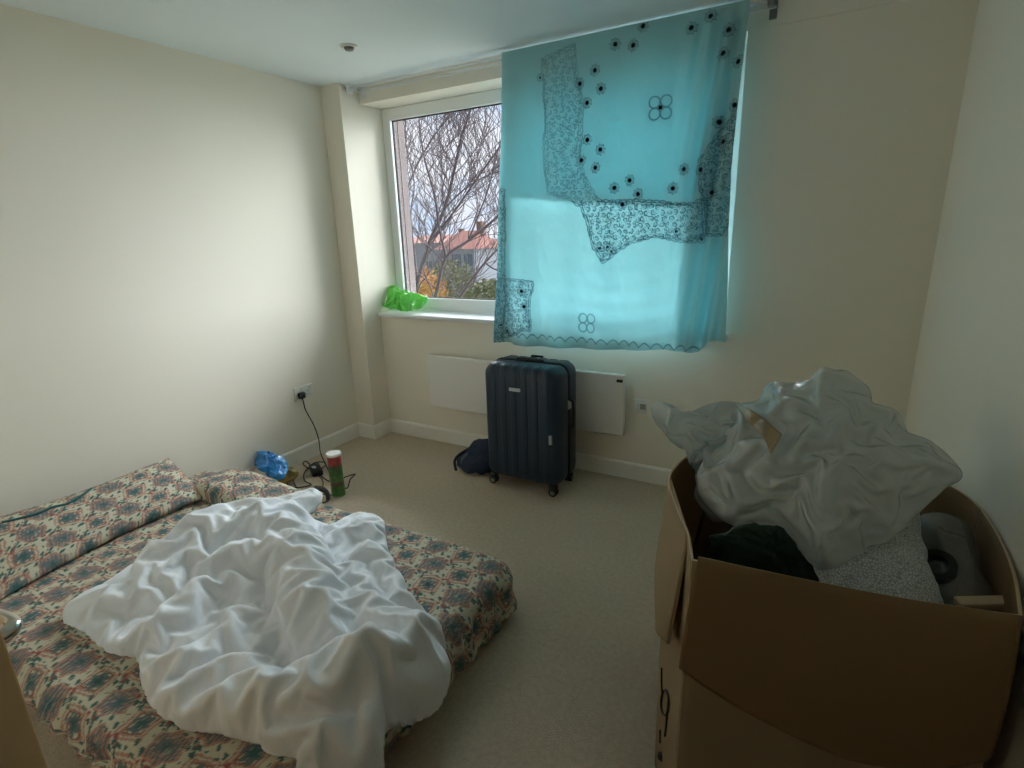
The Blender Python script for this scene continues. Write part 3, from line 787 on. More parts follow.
# ------------------------------------------------------------------ pillows
def pillow(name, p00, p10, p11, p01, thick, label, cat, seed, wr_amp=.012, hem=True):
    """four corners (in order) of a pillow, bulging to the side of the corner normal"""
    p = [np.array(q, float) for q in (p00, p10, p11, p01)]
    cen = sum(p) / 4; nrm = np.cross(p[1] - p[0], p[3] - p[0]); nrm /= np.linalg.norm(nrm)
    nu, nv = 150, 100; a = np.linspace(0, 1, nu)[:, None]; b = np.linspace(0, 1, nv)[None]
    base = ((1 - a) * (1 - b))[..., None] * p[0] + (a * (1 - b))[..., None] * p[1] + (a * b)[..., None] * p[2] + ((1 - a) * b)[..., None] * p[3]
    A = 1 - np.abs(2 * a - 1); Bq = 1 - np.abs(2 * b - 1)
    inn = (np.clip(A * 2.2, 0, 1) * (2 - np.clip(A * 2.2, 0, 1))) ** .55 * (np.clip(Bq * 1.6, 0, 1) * (2 - np.clip(Bq * 1.6, 0, 1))) ** .55
    # edges draw in between the corners
    draw = .035 * (np.sin(a * math.pi) * (2 * b - 1) ** 2 * -np.sign(2 * b - 1) + 0 * a)
    base = base + (draw[..., None] * (p[3] - p[0]) / np.linalg.norm(p[3] - p[0]))
    Ls = np.linalg.norm(p[1] - p[0]); Lt = np.linalg.norm(p[3] - p[0]); S = a * Ls + 0 * b; Tt = b * Lt + 0 * a
    wk = wr_amp * (fbm(S * 9, Tt * 9, 0, seed) * 1.4 + .8 * ridge(S * 7 + Tt * 6, Tt * 5 - S * 3, 0, seed + 3) * .6 + .25 * noise(S * 40, Tt * 25, 0, seed))
    front = base + nrm * ((thick * inn + wk * np.clip(inn * 1.5, 0.2, 1)))[..., None]
    back = base - nrm * ((thick * .45 * inn + .003))[..., None]
    P = np.concatenate([front, back[:, ::-1]], 1)
    c1 = bed_print(S + seed, Tt + seed * .37, seed); C = np.concatenate([c1, c1[:, ::-1]], 1)
    # close the tube along v
    P = np.concatenate([P, P[:, :1]], 1); C = np.concatenate([C, C[:, :1]], 1)
    # pinch ends
    for e, q in ((0, 0), (-1, -1)):
        mid = (P[q, :nv] + P[q, nv:2 * nv][::-1]) / 2
        P[q, :nv] = mid; P[q, nv:2 * nv] = mid[::-1]; P[q, -1] = P[q, 0]
    return P, C
P1, C1 = pillow('pillow', (.09, -2.44, .40), (.070, -1.575, .375), (.40, -1.60, .238), (.49, -2.44, .235), .085, '', '', 3)
P1[..., 0] = np.maximum(P1[..., 0], .012)
def over_bed(P, top=MT + .02):
    P[..., 2] = np.maximum(P[..., 2], top); return P
P1 = over_bed(P1)
pA = empty('pillow', (.25, -1.95, .22), 'large floral print pillow with a teal piped seam leaning against the left wall', 'pillow')
grid_mesh('pillow_case', P1, M['bedprint'], pA, cols=C1)
# ------------------------------------------------------------------ END1
# piping seam that runs over the leaning pillow
def pix_surface(obj_or_bvh, u, v, off=.003):
    d = MR.T @ np.array([(u - 512) / F, -(v - 384) / F, 1.0]); d = Vector(d).normalized()
    hit = obj_or_bvh.ray_cast(Vector(CAM), d)
    if hit[0] is None: return None
    return np.array(hit[0] + (hit[1] * off if hit[1].dot(d) < 0 else hit[1] * -off))
from mathutils.bvhtree import BVHTree
def bvh_of(P, closed=False):
    nu, nv = P.shape[:2]; V = [Vector(p) for p in P.reshape(-1, 3)]; Fc = []
    for i in range(nu if closed else nu - 1):
        for j in range(nv - 1):
            Fc.append((i * nv + j, ((i + 1) % nu) * nv + j, ((i + 1) % nu) * nv + j + 1, i * nv + j + 1))
    return BVHTree.FromPolygons(V, Fc)
def obj_bvh(o):
    me = o.data; mw = Matrix.Identity(4) if o.parent is None else o.matrix_parent_inverse.copy()
    if o.parent is not None: mw = Matrix.Translation(o.parent.location) @ o.matrix_parent_inverse
    return BVHTree.FromPolygons([mw @ v.co for v in me.vertices], [tuple(p.vertices) for p in me.polygons])
bv = bvh_of(P1)
pp = [pix_surface(bv, u, v, .004) for u, v in ((2, 523), (20, 519), (38, 514), (52, 508), (68, 504), (82, 496), (92, 489), (101, 482), (110, 479))]
pp = [p for p in pp if p is not None]
if len(pp) > 3: MB().tube(spline(pp, 6), .005, 7).build('piping', M['teal_cord'], pA, True)

P2, C2 = pillow('pillow', (.16, -1.62, .222), (.20, -1.375, .225), (.86, -1.33, .225), (.80, -1.62, .222), .10, '', '', 11, .016)
P2[..., 2] += .035 * np.exp(-((P2[..., 0] - .42) / .22) ** 2) * (P2[..., 2] > .24)
pB = empty('pillow', (.5, -1.47, .22), 'flatter rumpled floral pillow lying at the far corner of the bed', 'pillow')
grid_mesh('pillow_case', over_bed(P2, MT + .016), M['bedprint'], pB, cols=C2)

# white pillow showing from under the duvet
wp = blob('white_pillow', [on(262, 510, 2, .24), on(282, 500, 2, .27), on(300, 494, 2, .29), on(318, 491, 2, .29), on(322, 500, 2, .27), on(312, 512, 2, .235), on(298, 522, 2, .235), on(270, 530, 2, .235)],
          (0, -.2, 1), .045, .0, M['cotton'], na=80, nt=20, disp=wr(.012, 18))
tag(wp, 'small white pillow corner sticking out from under the duvet beside the rumpled floral pillow', 'pillow')
bs = MB().tube(spline([on(314, 488, 2, .25), on(322, 489, 2, .262), on(327, 493, 2, .255), on(328, 500, 2, .232), on(323, 503, 2, .228)], 6), .013, 8, flat=.2).build('black_strap', M['rubber'], None, True)
tag(bs, 'short black strap curling over the edge of the bed next to the white pillow corner', 'strap')

# ------------------------------------------------------------------ duvet
from mathutils.geometry import delaunay_2d_cdt
def roll_field(X, Y, rolls, base, k=.007):
    acc = np.exp(base / k)
    for pts, Rr in rolls:
        P = spline([dp(*p) for p in pts], 5)
        best = np.zeros(X.shape)
        for a, b in zip(P[:-1], P[1:]):
            vx, vy = b[0] - a[0], b[1] - a[1]; L = vx * vx + vy * vy + 1e-9
            t = np.clip(((X - a[0]) * vx + (Y - a[1]) * vy) / L, 0, 1)
            d = np.hypot(X - a[0] - t * vx, Y - a[1] - t * vy); h = a[2] + (b[2] - a[2]) * t
            best = np.maximum(best, h * np.clip(1 - (d / (Rr * (1 + .5 * h / .15))) ** 2, 0, 1) ** .62)
        acc = acc + np.exp(best / k)
    return k * np.log(acc)
def pz(u,v,z): p=on(u,v,2,z); return tuple(p)
T0=MT+.022
OUT = [pz(*dz(X,Y),T0) for X,Y in ((16,345),(60,385),(110,428),(150,443),(200,458),(206,500),(218,545),(262,600),(330,635),(420,650),(500,672),(550,695),(600,718))]
OUT += [(2.02,-2.38,.17),(2.09,-2.31,.13),pz(381,775,.14),pz(383,745,.17),pz(387,726,.18),pz(412,719,.15),pz(438,703,.14),pz(449,677,.14),pz(448,655,.16)]
OUT += [pz(*dz(X,Y),T0) for X,Y in ((960,370),(880,268),(842,190),(828,120),(795,98),(735,105),(690,122),(652,118))]
cr=[dp(580,60,.17),dp(520,44,.19),dp(440,42,.19),dp(360,75,.18),dp(300,120,.15)]
OUT += [(a-.03,b+.06,T0) for a,b,_ in cr]+[(dp(250,190,.08)[0]-.05,dp(250,190,.08)[1],T0),pz(*dz(226,222),T0),pz(*dz(180,240),T0)]
def duvet_points(OUT, cell):
    B=spline(OUT,12,closed=True)
    L=np.r_[0,np.cumsum(np.linalg.norm(np.diff(np.vstack([B,B[:1]])[:,:2],axis=0),axis=1))]
    nb=int(L[-1]/cell); q=np.arange(nb)/nb*L[-1]; Bc=np.vstack([B,B[:1]])
    R_=np.stack([np.interp(q,L,Bc[:,k]) for k in range(3)],-1)
    gx=np.arange(B[:,0].min(),B[:,0].max(),cell); gy=np.arange(B[:,1].min(),B[:,1].max(),cell*.866)
    X,Y=np.meshgrid(gx,gy,indexing='ij'); X=X+(np.arange(len(gy))%2)[None]*cell*.5
    poly=[(p[0],p[1]) for p in R_]
    ok=inside(X,Y,poly)&(seg_dist(X,Y,poly)>cell*.6)
    P=np.vstack([R_[:,:2],np.stack([X[ok],Y[ok]],-1)])
    vs,es,fs,_,_,_=delaunay_2d_cdt([Vector((float(a),float(b))) for a,b in P],[],[list(range(nb))],1,1e-6)
    fs=[tuple(f) for f in fs]
    assert len(vs)==len(P),(len(vs),len(P))
    V=np.array([v[:] for v in vs])
    d=seg_dist(V[:,0],V[:,1],poly); d[:nb]=0
    dd=((V[:,None,0]-R_[None,::3,0])**2+(V[:,None,1]-R_[None,::3,1])**2); bz=R_[::3,2][dd.argmin(1)]; bz[:nb]=R_[:,2]
    return V,fs,d,bz,nb
CELL = .0105
V,fs,d,bz_,nb=duvet_points(OUT,CELL)
X,Y=V[:,0],V[:,1]
base=.045+.012*fbm(X*6,Y*6,0,31)
Hh=roll_field(X,Y,ROLLS,base)*.93
wx,wy=X+.03*noise(X*7,Y*7,0,40),Y+.03*noise(X*7,Y*7,0,41)
Hh+=.012*fbm(wx*9,wy*9,0,50)+.010*(ridge(wx*11,wy*11,0,51)**2-.3)+.003*(ridge(wx*24,wy*20,0,52)**2-.3)
e=np.sqrt(np.clip(1-np.clip(1-d/.085,0,1)**2,0,1))
q=np.clip(1-d/.09,0,1); q=np.where(bz_<MT,q,0); over=np.clip((X-2.005)/.10,0,1); over=over*over*(3-2*over)
q=np.maximum(q,over*.6)
Z=(MT+.02)*(1-q)+np.minimum(bz_,MT+.02)*q+np.maximum(Hh,.02)*e
P0 = np.stack([X, Y, Z], -1)
PD = settle(P0, fs, .14, .0007, .7, 420, np.where(np.arange(len(P0)) < nb, .03, 0), lambda Q: np.where(Q[:, 0] < 2.01, MT + .019, -9))
me = bpy.data.meshes.new('duvet')
wx, wy = PD[:, 0] + .02 * noise(PD[:, 0] * 12, PD[:, 1] * 12, 0, 70), PD[:, 1] + .02 * noise(PD[:, 0] * 12, PD[:, 1] * 12, 0, 71)
PD[:, 2] += .0035 * (ridge(wx * 30, wy * 22, 0, 72) ** 3 - .25)
und = PD.copy(); und[:, 2] = np.minimum(PD[:, 2] - .004, np.where(PD[:, 0] < 2.01, MT + .016, PD[:, 2] - .03))
nvd = len(PD); rim = [(i, (i + 1) % nb, nvd + (i + 1) % nb, nvd + i) for i in range(nb)]
me.from_pydata([tuple(p) for p in np.vstack([PD, und])], [], fs + [tuple(nvd + i for i in f[::-1]) for f in fs] + rim)
bm = bmesh.new(); bm.from_mesh(me); bmesh.ops.recalc_face_normals(bm, faces=bm.faces); bm.to_mesh(me); bm.free()
dv = link('duvet', me, M['cotton'])
md = dv.modifiers.new('smooth', 'SUBSURF'); md.levels = 1; md.render_levels = 1
tag(dv, 'big crumpled white duvet heaped over the middle of the floral bed', 'duvet')

# ------------------------------------------------------------------ bits between bed and wall
bo = [on(256, 458, 1, -1.02), on(262, 452, 1, -1.02), on(272, 454, 1, -1.0), on(283, 459, 1, -.99), on(286, 469, 1, -1.02), on(280, 478, 1, -1.08), on(265, 473, 1, -1.1), on(257, 466, 1, -1.08)]
bp_ = crinkled('blue_packet', bo, sum(bo) / 8, (.5, -.6, .6), .045, .03, M['blue_bag'], sub=5, grow=.22, bend=.5, rough=.016, freq=26)
tag(bp_, 'crumpled shiny blue foil packet on the carpet by the left wall behind the rumpled pillow', 'packet')
so2 = [on(278, 472, 2, .05), on(284, 468, 2, .07), on(294, 469, 2, .07), on(297, 476, 2, .04), on(291, 481, 2, .02), on(281, 481, 2, .02)]
sn = crinkled('snack_packet', so2, sum(so2) / 6, (.4, -.5, .7), .035, .02, M['snack'], sub=4, grow=.2, bend=.4, rough=.012, freq=30)
tag(sn, 'small yellow-brown clear packet beside the blue foil packet', 'packet')
ad = empty('laptop_charger', (.2, -.8, 0), 'black laptop charger brick with coiled leads on the carpet beside the snack tube', 'charger')
RZm = Matrix.Rotation(math.radians(-32), 4, 'Z')
MB().box((-.075, -.033, 0), (.075, .033, .034), .007, 3, rot=RZm, at=(.235, -.80, .019)).build('power_brick', M['black_plastic'], ad, True)
MB().box((-.02, -.012, 0), (.02, .012, .001), rot=RZm, at=(.225, -.805, .0365)).build('rating_label', M['white_plastic'], ad)
MB().tube(spline([(.16, -.77, .02), (.12, -.78, .05), (.16, -.83, .055), (.24, -.85, .05), (.30, -.80, .045), (.26, -.74, .05), (.18, -.76, .04), (.2, -.86, .02), (.28, -.93, .01), (.36, -.95, .006), (.30, -1.02, .006), (.2, -1.0, .006), (.15, -.93, .008), (.28, -1.0, .010), (.42, -1.08, .006)], 7), .0035, 7).build('charger_cable', M['rubber'], ad, True)
MB().tube(spline([(.31, -.85, .02), (.37, -.87, .006), (.44, -.93, .006), (.47, -1.02, .006), (.40, -1.12, .006), (.46, -1.22, .006), (.52, -1.02, .006), (.6, -.99, .006)], 7), .003, 7).build('output_cable', M['rubber'], ad, True)

def can_mat():
    mt, nt, b = new_mat('tube_print'); b.inputs['Roughness'].default_value = .3
    tc = nt.nodes.new('ShaderNodeTexCoord'); sp_ = nt.nodes.new('ShaderNodeSeparateXYZ'); nt.links.new(tc.outputs['Object'], sp_.inputs[0])
    r = nt.nodes.new('ShaderNodeValToRGB'); r.color_ramp.interpolation = 'CONSTANT'
    mp = nt.nodes.new('ShaderNodeMapRange'); mp.inputs['From Max'].default_value = .26
    nt.links.new(sp_.outputs['Z'], mp.inputs['Value']); nt.links.new(mp.outputs[0], r.inputs[0])
    E = r.color_ramp.elements; E[0].position = 0; E[0].color = (*lin((60, 110, 50)), 1); E[1].position = .26; E[1].color = (*lin((90, 75, 60)), 1)
    for p, c_ in ((.36, (72, 112, 62)), (.50, (58, 100, 55)), (.70, (96, 82, 62)), (.76, (160, 62, 62)), (.92, (175, 80, 80))):
        x_ = E.new(p); x_.color = (*lin(c_), 1)
    n = nt.nodes.new('ShaderNodeTexNoise'); n.inputs['Scale'].default_value = 45; nt.links.new(tc.outputs['Object'], n.inputs['Vector'])
    mx = nt.nodes.new('ShaderNodeMix'); mx.data_type = 'RGBA'; mx.blend_type = 'OVERLAY'; mx.inputs['Factor'].default_value = .7
    nt.links.new(r.outputs[0], mx.inputs['A']); nt.links.new(n.outputs['Fac'], mx.inputs['B']); nt.links.new(mx.outputs['Result'], b.inputs['Base Color'])
    return mt
cn = empty('snack_tube', (.606, -.958, 0), 'tall green and red cardboard snack tube with a white lid standing on the carpet', 'snack tube')
cc = (.606, -.958)
MB().cyl((*cc, .004), (*cc, .258), .0395, n=40).build('tube_body', can_mat(), cn, True).modifiers.new('e', 'EDGE_SPLIT')
MB().cyl((*cc, .252), (*cc, .266), .042, .0415, n=40).build('lid', M['white_plastic'], cn, True).modifiers.new('e', 'EDGE_SPLIT')
MB().cyl((*cc, 0), (*cc, .006), .041, n=40).build('base_rim', M['chrome'], cn, True)

# green bag on the sill
gs = [on(u, v, 1, y) for u, v, y in ((380, 300, .07), (381, 293, .10), (390, 289, .13), (404, 291, .13), (414, 294, .13), (425, 298, .12), (421, 304, .09), (411, 310, .03), (400, 309, .03), (381, 306, .03))]
gs = [(max(p[0], PW + .012), p[1], max(p[2], SZ + .006)) for p in gs]
gb = crinkled('green_carrier_bag', gs, np.mean(gs, 0), (.2, -.7, .7), .04, .02, M['green_bag'], sub=5, grow=.24, bend=.4, rough=.02, freq=24)
tag(gb, 'bright lime green carrier bag scrunched in the left corner of the window sill', 'carrier bag')

# ------------------------------------------------------------------ cardboard box
BZ = .80
bx = empty('cardboard_box', (3.05, -1.55, 0), 'large open brown cardboard box against the right wall with its flaps folded out', 'cardboard box')
def panel(name, rim, basep, parent=bx, nz=24, thick=.006, rimz=None, bulge=0, material=None):
    r = spline(rim, 8); s = np.linspace(0, 1, len(r)); bp2 = np.array(basep, float); bb = np.stack([np.interp(s, np.linspace(0, 1, len(bp2)), bp2[:, i]) for i in range(3)], -1)
    t = np.linspace(0, 1, nz)[None, :, None]; w = t ** 1.3
    P = r[:, None] * (1 - w) + bb[:, None] * w
    P[..., 2] = r[:, None, 2] * (1 - t[..., 0]) + bb[:, None, 2] * t[..., 0]
    o_ = grid_mesh(name, P, None, parent)
    o_.data.materials.append(material or M['card_out']); o_.data.materials.append(M['card_in']); o_.data.materials.append(M['card_edge'])
    md = o_.modifiers.new('board', 'SOLIDIFY'); md.thickness = thick; md.offset = 0; md.material_offset = 1; md.material_offset_rim = 2
    return o_, P
FLc, FRc, BRc, BLc = (2.79, -1.915), (3.328, -1.845), (3.352, -1.417), (2.72, -1.14)
panel('front_side', [(*FLc, BZ - .01), (2.97, -1.905, BZ), (3.15, -1.885, BZ), (*FRc, BZ)], [(2.785, -1.915, .004), (3.325, -1.85, .004)])
_, PL = panel('left_side', [(2.72, -1.14, BZ), (2.685, -1.30, BZ), (2.655, -1.46, BZ), (2.658, -1.58, BZ), (2.72, -1.74, BZ), (2.762, -1.83, BZ), (*FLc, BZ - .01)], [(2.585, -1.2, .004), (2.70, -1.75, .004), (2.785, -1.915, .004)])
panel('right_side', [(*FRc, BZ), (3.35, -1.7, BZ), (3.358, -1.55, BZ), (*BRc, BZ)], [(3.325, -1.85, .004), (3.34, -1.30, .004)])
panel('back_side', [(*BRc, BZ), (3.335, -1.35, BZ), (3.30, -1.285, BZ), (3.2, -1.14, BZ), (3.0, -1.06, BZ), (2.85, -1.06, BZ), (2.72, -1.14, BZ)], [(3.34, -1.30, .004), (3.22, -1.08, .004), (2.585, -1.2, .004)])
MB().prism([(2.80, -1.905), (3.32, -1.85), (3.33, -1.31), (3.21, -1.09), (2.61, -1.17)], .001, .008).build('bottom', M['card_in'], bx)
# front flap, folded right over and hanging outside
nA, nB = 40, 20
a = np.linspace(0, 1, nA); b = np.linspace(0, 1, nB)
rimc = spline([(2.803, -1.922, BZ + .006), (2.97, -1.913, BZ + .008), (3.15, -1.893, BZ + .008), (3.326, -1.853, BZ + .006)], 13)[:nA]
botc = spline([(2.785, -1.955, .545), (2.90, -1.975, .52), (3.04, -1.98, .50), (3.12, -1.975, .495), (3.22, -1.95, .505), (3.315, -1.905, .535)], 8)
botc = np.stack([np.interp(a, np.linspace(0, 1, len(botc)), botc[:, i]) for i in range(3)], -1); rimc = np.stack([np.interp(a, np.linspace(0, 1, len(rimc)), rimc[:, i]) for i in range(3)], -1)
P = rimc[:, None] * (1 - b)[None, :, None] + botc[:, None] * b[None, :, None]
P[..., 1] -= (.022 * np.sin(math.pi * b) ** .8)[None]
o = grid_mesh('flap', P, None, bx); 
for q in ('card_in', 'card_out', 'card_edge'): o.data.materials.append(M[q])
md = o.modifiers.new('board', 'SOLIDIFY'); md.thickness = .006; md.offset = 0; md.material_offset = 1; md.material_offset_rim = 2
tag(o, 'front flap folded down outside')
# left flap, sprung outwards
near = [on(691, 536, 1, -1.835), on(688, 556, 1, -1.85), on(682, 590, 1, -1.86), on(676, 620, 1, -1.86), on(671, 645, 1, -1.86)]
far = [on(672, 478, 1, -1.56), on(666, 517, 1, -1.60), on(659, 560, 1, -1.64), on(658, 592, 1, -1.70), on(664, 625, 1, -1.80)]
near, far = spline(near, 5), spline(far, 5)
P = near[:, None] * (1 - b)[None, :, None] + far[:, None] * b[None, :, None]
P[..., 0] -= .006 + (.02 * np.sin(math.pi * b))[None] * np.linspace(0, 1, len(near))[:, None]
o = grid_mesh('flap', P, None, bx)
for q in ('card_edge', 'card_in', 'card_edge'): o.data.materials.append(M[q])
md = o.modifiers.new('board', 'SOLIDIFY'); md.thickness = .006; md.offset = 0; md.material_offset = 1; md.material_offset_rim = 2
tag(o, 'paler left flap sprung outwards')
# printed letters on the left side
bvl = bvh_of(PL)
def ink_line(pts, r):
    q = [pix_surface(bvl, u, v, .004) for u, v in pts]; q = [p for p in q if p is not None]
    if len(q) > 1: MB().tube(q, r, 6, flat=.4).build('printed_letter', M['ink'], bx, True)
ink_line([(667 + 4 * math.sin(k * .524), 703 - 13 * math.cos(k * .524)) for k in range(13)], .005)
ink_line([(670.5, 700), (669, 716), (668, 727), (667, 736)], .005)
ink_line([(663.5, 668), (663.5, 682), (664, 697)], .004)
ink_line([(662, 730), (662, 743)], .004)
ink_line([(662.5, 752), (663, 756), (662.5, 760)], .012)

# contents
def yv(v): return -1.30 - (v - 375) / 195 * .45
def px(u, v, y=None): return on(u, v, 1, yv(v) if y is None else y)
def crumple(a1, f1, a2, f2, s=0):
    def f(P, T, side):
        x, y, z = P[..., 0], P[..., 1], P[..., 2]
        wx_, wz_ = x + .05 * noise(x * 8, y * 8, z * 8, s), z + .05 * noise(x * 8, y * 8, z * 8, s + 1)
        r = a1 * (ridge(wx_ * f1, y * f1, wz_ * f1, s + 2) ** 3 - .25) + a2 * (ridge(wx_ * f2, y * f2, wz_ * f2, s + 3) ** 2 - .3)
        w = np.clip(1 - T ** 8, 0, 1)[None] * np.ones_like(x)
        n_ = np.array([0, -.75, .65])
        return r[..., None] * w[..., None] * n_ * side[None, :, None] + np.stack([.012 * noise(x * 25, y * 25, z * 25, s + 5)] * 3, -1)
    return f
bagroot = empty('plastic_bag', (3.0, -1.5, .8), 'large milky white plastic bag with brown tape bulging out of the cardboard box', 'plastic bag')
OB = [(741, 411), (756, 401), (771, 386), (792, 386), (811, 386), (816, 375), (832, 374), (847, 376), (870, 391), (878, 405), (897, 418), (904, 431), (932, 450), (955, 474), (949, 485), (918, 510), (899, 527), (860, 553),
      (820, 570), (805, 557), (790, 539), (767, 527), (735, 522), (712, 505), (702, 480), (720, 440)]
PB, fsb = ico_blob([px(*q) for q in OB], px(830, 472), (-.1, -.75, .65), .12, .12, 6)
PB = PB + np.stack([.016 * fbm(PB[:, 0] * 9, PB[:, 1] * 9, PB[:, 2] * 9, q, 3) for q in (1, 2, 3)], -1)
PB = settle(PB, fsb, .085, .0003, 1.0, 420)
me = bpy.data.meshes.new('bag_body'); me.from_pydata([tuple(p) for p in PB], [], fsb)
bag = link('bag_body', me, M['film'], bagroot)
md = bag.modifiers.new('smooth', 'SUBSURF'); md.levels = 1; md.render_levels = 1
bvb = obj_bvh(bag)
OC = [(659, 418), (662, 408), (672, 403), (683, 404), (694, 409), (704, 410), (718, 409), (736, 410), (750, 425), (745, 455), (735, 500), (715, 512), (700, 505), (694, 475), (688, 455), (676, 446), (666, 435)]
co_ = [px(u, v, -1.36 - (v - 403) / 110 * .2) for u, v in OC]
clear = crinkled('clear_neck', co_, px(712, 450, -1.45), (-.1, -.75, .65), .06, .05, M['clear_film'], bagroot, sub=5, grow=.2, hold=.001, bend=.35, rough=.03)
tag(clear, 'clear crumpled neck of the bag')
st1 = [(737, 407), (752, 411), (764, 419), (775, 429), (783, 437)]; st2 = [(741, 414), (748, 424), (757, 432), (766, 443), (771, 456)]
S1 = [pix_surface(bvb, u, v, .004) for u, v in st1]; S2 = [pix_surface(bvb, u, v, .004) for u, v in st2]
S1 = [s if s is not None else px(*q, y=-1.5) for s, q in zip(S1, st1)]; S2 = [s if s is not None else px(*q, y=-1.5) for s, q in zip(S2, st2)]
S1, S2 = spline(S1, 6), spline(S2, 6)
P = S1[:, None] * (1 - np.linspace(0, 1, 8))[None, :, None] + S2[:, None] * np.linspace(0, 1, 8)[None, :, None]
P = P + .012 * np.array([-.1, -.75, .65])
grid_mesh('packing_tape', P, M['tape'], bagroot, thick=.0015)

dg = blob('dark_green_bag', [px(u, v, -1.80) for u, v in ((706, 538), (716, 532), (735, 530), (764, 525), (785, 530), (795, 545), (808, 562), (822, 590), (800, 620), (760, 610), (720, 590))],
          (0, -.5, .85), .045, .06, M['dark_green'], na=140, nt=34, disp=wr(.02, 16))
tag(dg, 'dark green fabric bundle in the near left corner of the open cardboard box', 'fabric bundle')
cu = blob('printed_cushion', [px(u, v, y) for u, v, y in ((800, 560, -1.72), (850, 530, -1.6), (900, 512, -1.52), (918, 508, -1.5), (922, 540, -1.56), (931, 572, -1.66), (941, 593, -1.72), (944, 616, -1.76), (900, 625, -1.80), (840, 615, -1.82), (810, 600, -1.82))],
          (0, -.4, .9), .05, .10, M['dots'], na=140, nt=34, disp=wr(.012, 12))
tag(cu, 'grey cushion with a fine pale pattern inside the box below the milky bag', 'cushion')
wo_ = [px(u, v, y) for u, v, y in ((925, 530, -1.5), (940, 520, -1.45), (965, 530, -1.45), (975, 560, -1.52), (985, 590, -1.6), (980, 615, -1.68), (945, 612, -1.7), (932, 580, -1.62))]
cl = crinkled('clear_wrap', wo_, np.mean(wo_, 0), (0, -.4, .9), .04, .05, plastic_film('grey_film', (150, 152, 146), .5, .15, .4), sub=4, grow=.2)
tag(cl, 'grey see-through plastic wrap stuffed in the right side of the box', 'plastic wrap')
rl_ = empty('tape_roll', tuple(px(938, 572, -1.60)), 'dark round roll lying in the grey plastic wrap inside the box', 'tape roll')
pc = Vector(px(938, 572, -1.60)); ax_ = Vector((-.2, -.6, .75)).normalized()
rb = MB(); nn = 32; aa = ax_.orthogonal().normalized(); bb_ = ax_.cross(aa); vv = []
for (rad_, hh_) in ((.034, -.014), (.034, .014), (.020, .014), (.020, -.014)):
    for k in range(nn):
        t = 2 * math.pi * k / nn; vv.append(pc + aa * rad_ * math.cos(t) + bb_ * rad_ * math.sin(t) + ax_ * (hh_ + .03))
rb.add(vv, [(r_ * nn + k, r_ * nn + (k + 1) % nn, ((r_ + 1) % 4) * nn + (k + 1) % nn, ((r_ + 1) % 4) * nn + k) for r_ in range(4) for k in range(nn)])
rb.build('roll', M['rubber'], rl_)
wb = MB().box((-.05, -.014, -.008), (.05, .014, .008), .003, rot=Matrix.Rotation(.35, 4, 'Z') @ Matrix.Rotation(-.12, 4, 'Y'), at=tuple(px(985, 603, -1.70))).build('carton', M['card_edge'])
tag(wb, 'narrow pale carton lying at the right front corner inside the box', 'carton')
# ------------------------------------------------------------------ door
dr = empty('door_1', (DX0, NEAR, 0), None, None); dr['kind'] = 'structure'
e1 = np.array([2.237, -2.850]); e0 = np.array([1.489, -2.982]); du = (e1 - e0) / np.linalg.norm(e1 - e0); dn = np.array([-du[1], du[0]])
W_ = np.linalg.norm(e1 - e0); ang = math.atan2(du[1], du[0]); DM = Matrix.Translation((e0[0], e0[1], 0)) @ Matrix.Rotation(ang, 4, 'Z')
def dpt(a, n_, z): q = e0 + du * a + dn * n_; return (q[0], q[1], z)
bm_rot = Matrix.Rotation(ang, 4, 'Z')
mid = dpt(W_ / 2, .02, 1.0)
MB().box((-W_ / 2, -.02, -.99), (W_ / 2, .02, .99), .003, rot=bm_rot, at=mid).build('door_leaf', M['wood'], dr)
hz_ = 1.025
for sgn, n0 in ((1, .04), (-1, 0)):
    hd = MB().cyl(dpt(W_ - .06, n0, hz_), dpt(W_ - .06, n0 + sgn * .008, hz_), .026, n=28)
    n1 = n0 + sgn * .040
    hd.tube(spline([dpt(W_ - .06, n0 + sgn * .006, hz_), dpt(W_ - .06, n1 - sgn * .022, hz_), dpt(W_ - .063, n1 - sgn * .008, hz_), dpt(W_ - .075, n1, hz_), dpt(W_ - .10, n1 + sgn * .002, hz_), dpt(W_ - .17, n1, hz_), dpt(W_ - .185, n1 - sgn * .008, hz_), dpt(W_ - .19, n1 - sgn * .03, hz_)], 6), .0095, 12)
    hd.build('door_handle', M['chrome'], dr, True)
for z in (.25, 1.0, 1.75): MB().cyl(dpt(-.004, .044, z - .05), dpt(-.004, .044, z + .05), .008, n=12).build('hinge', M['chrome'], dr, True)

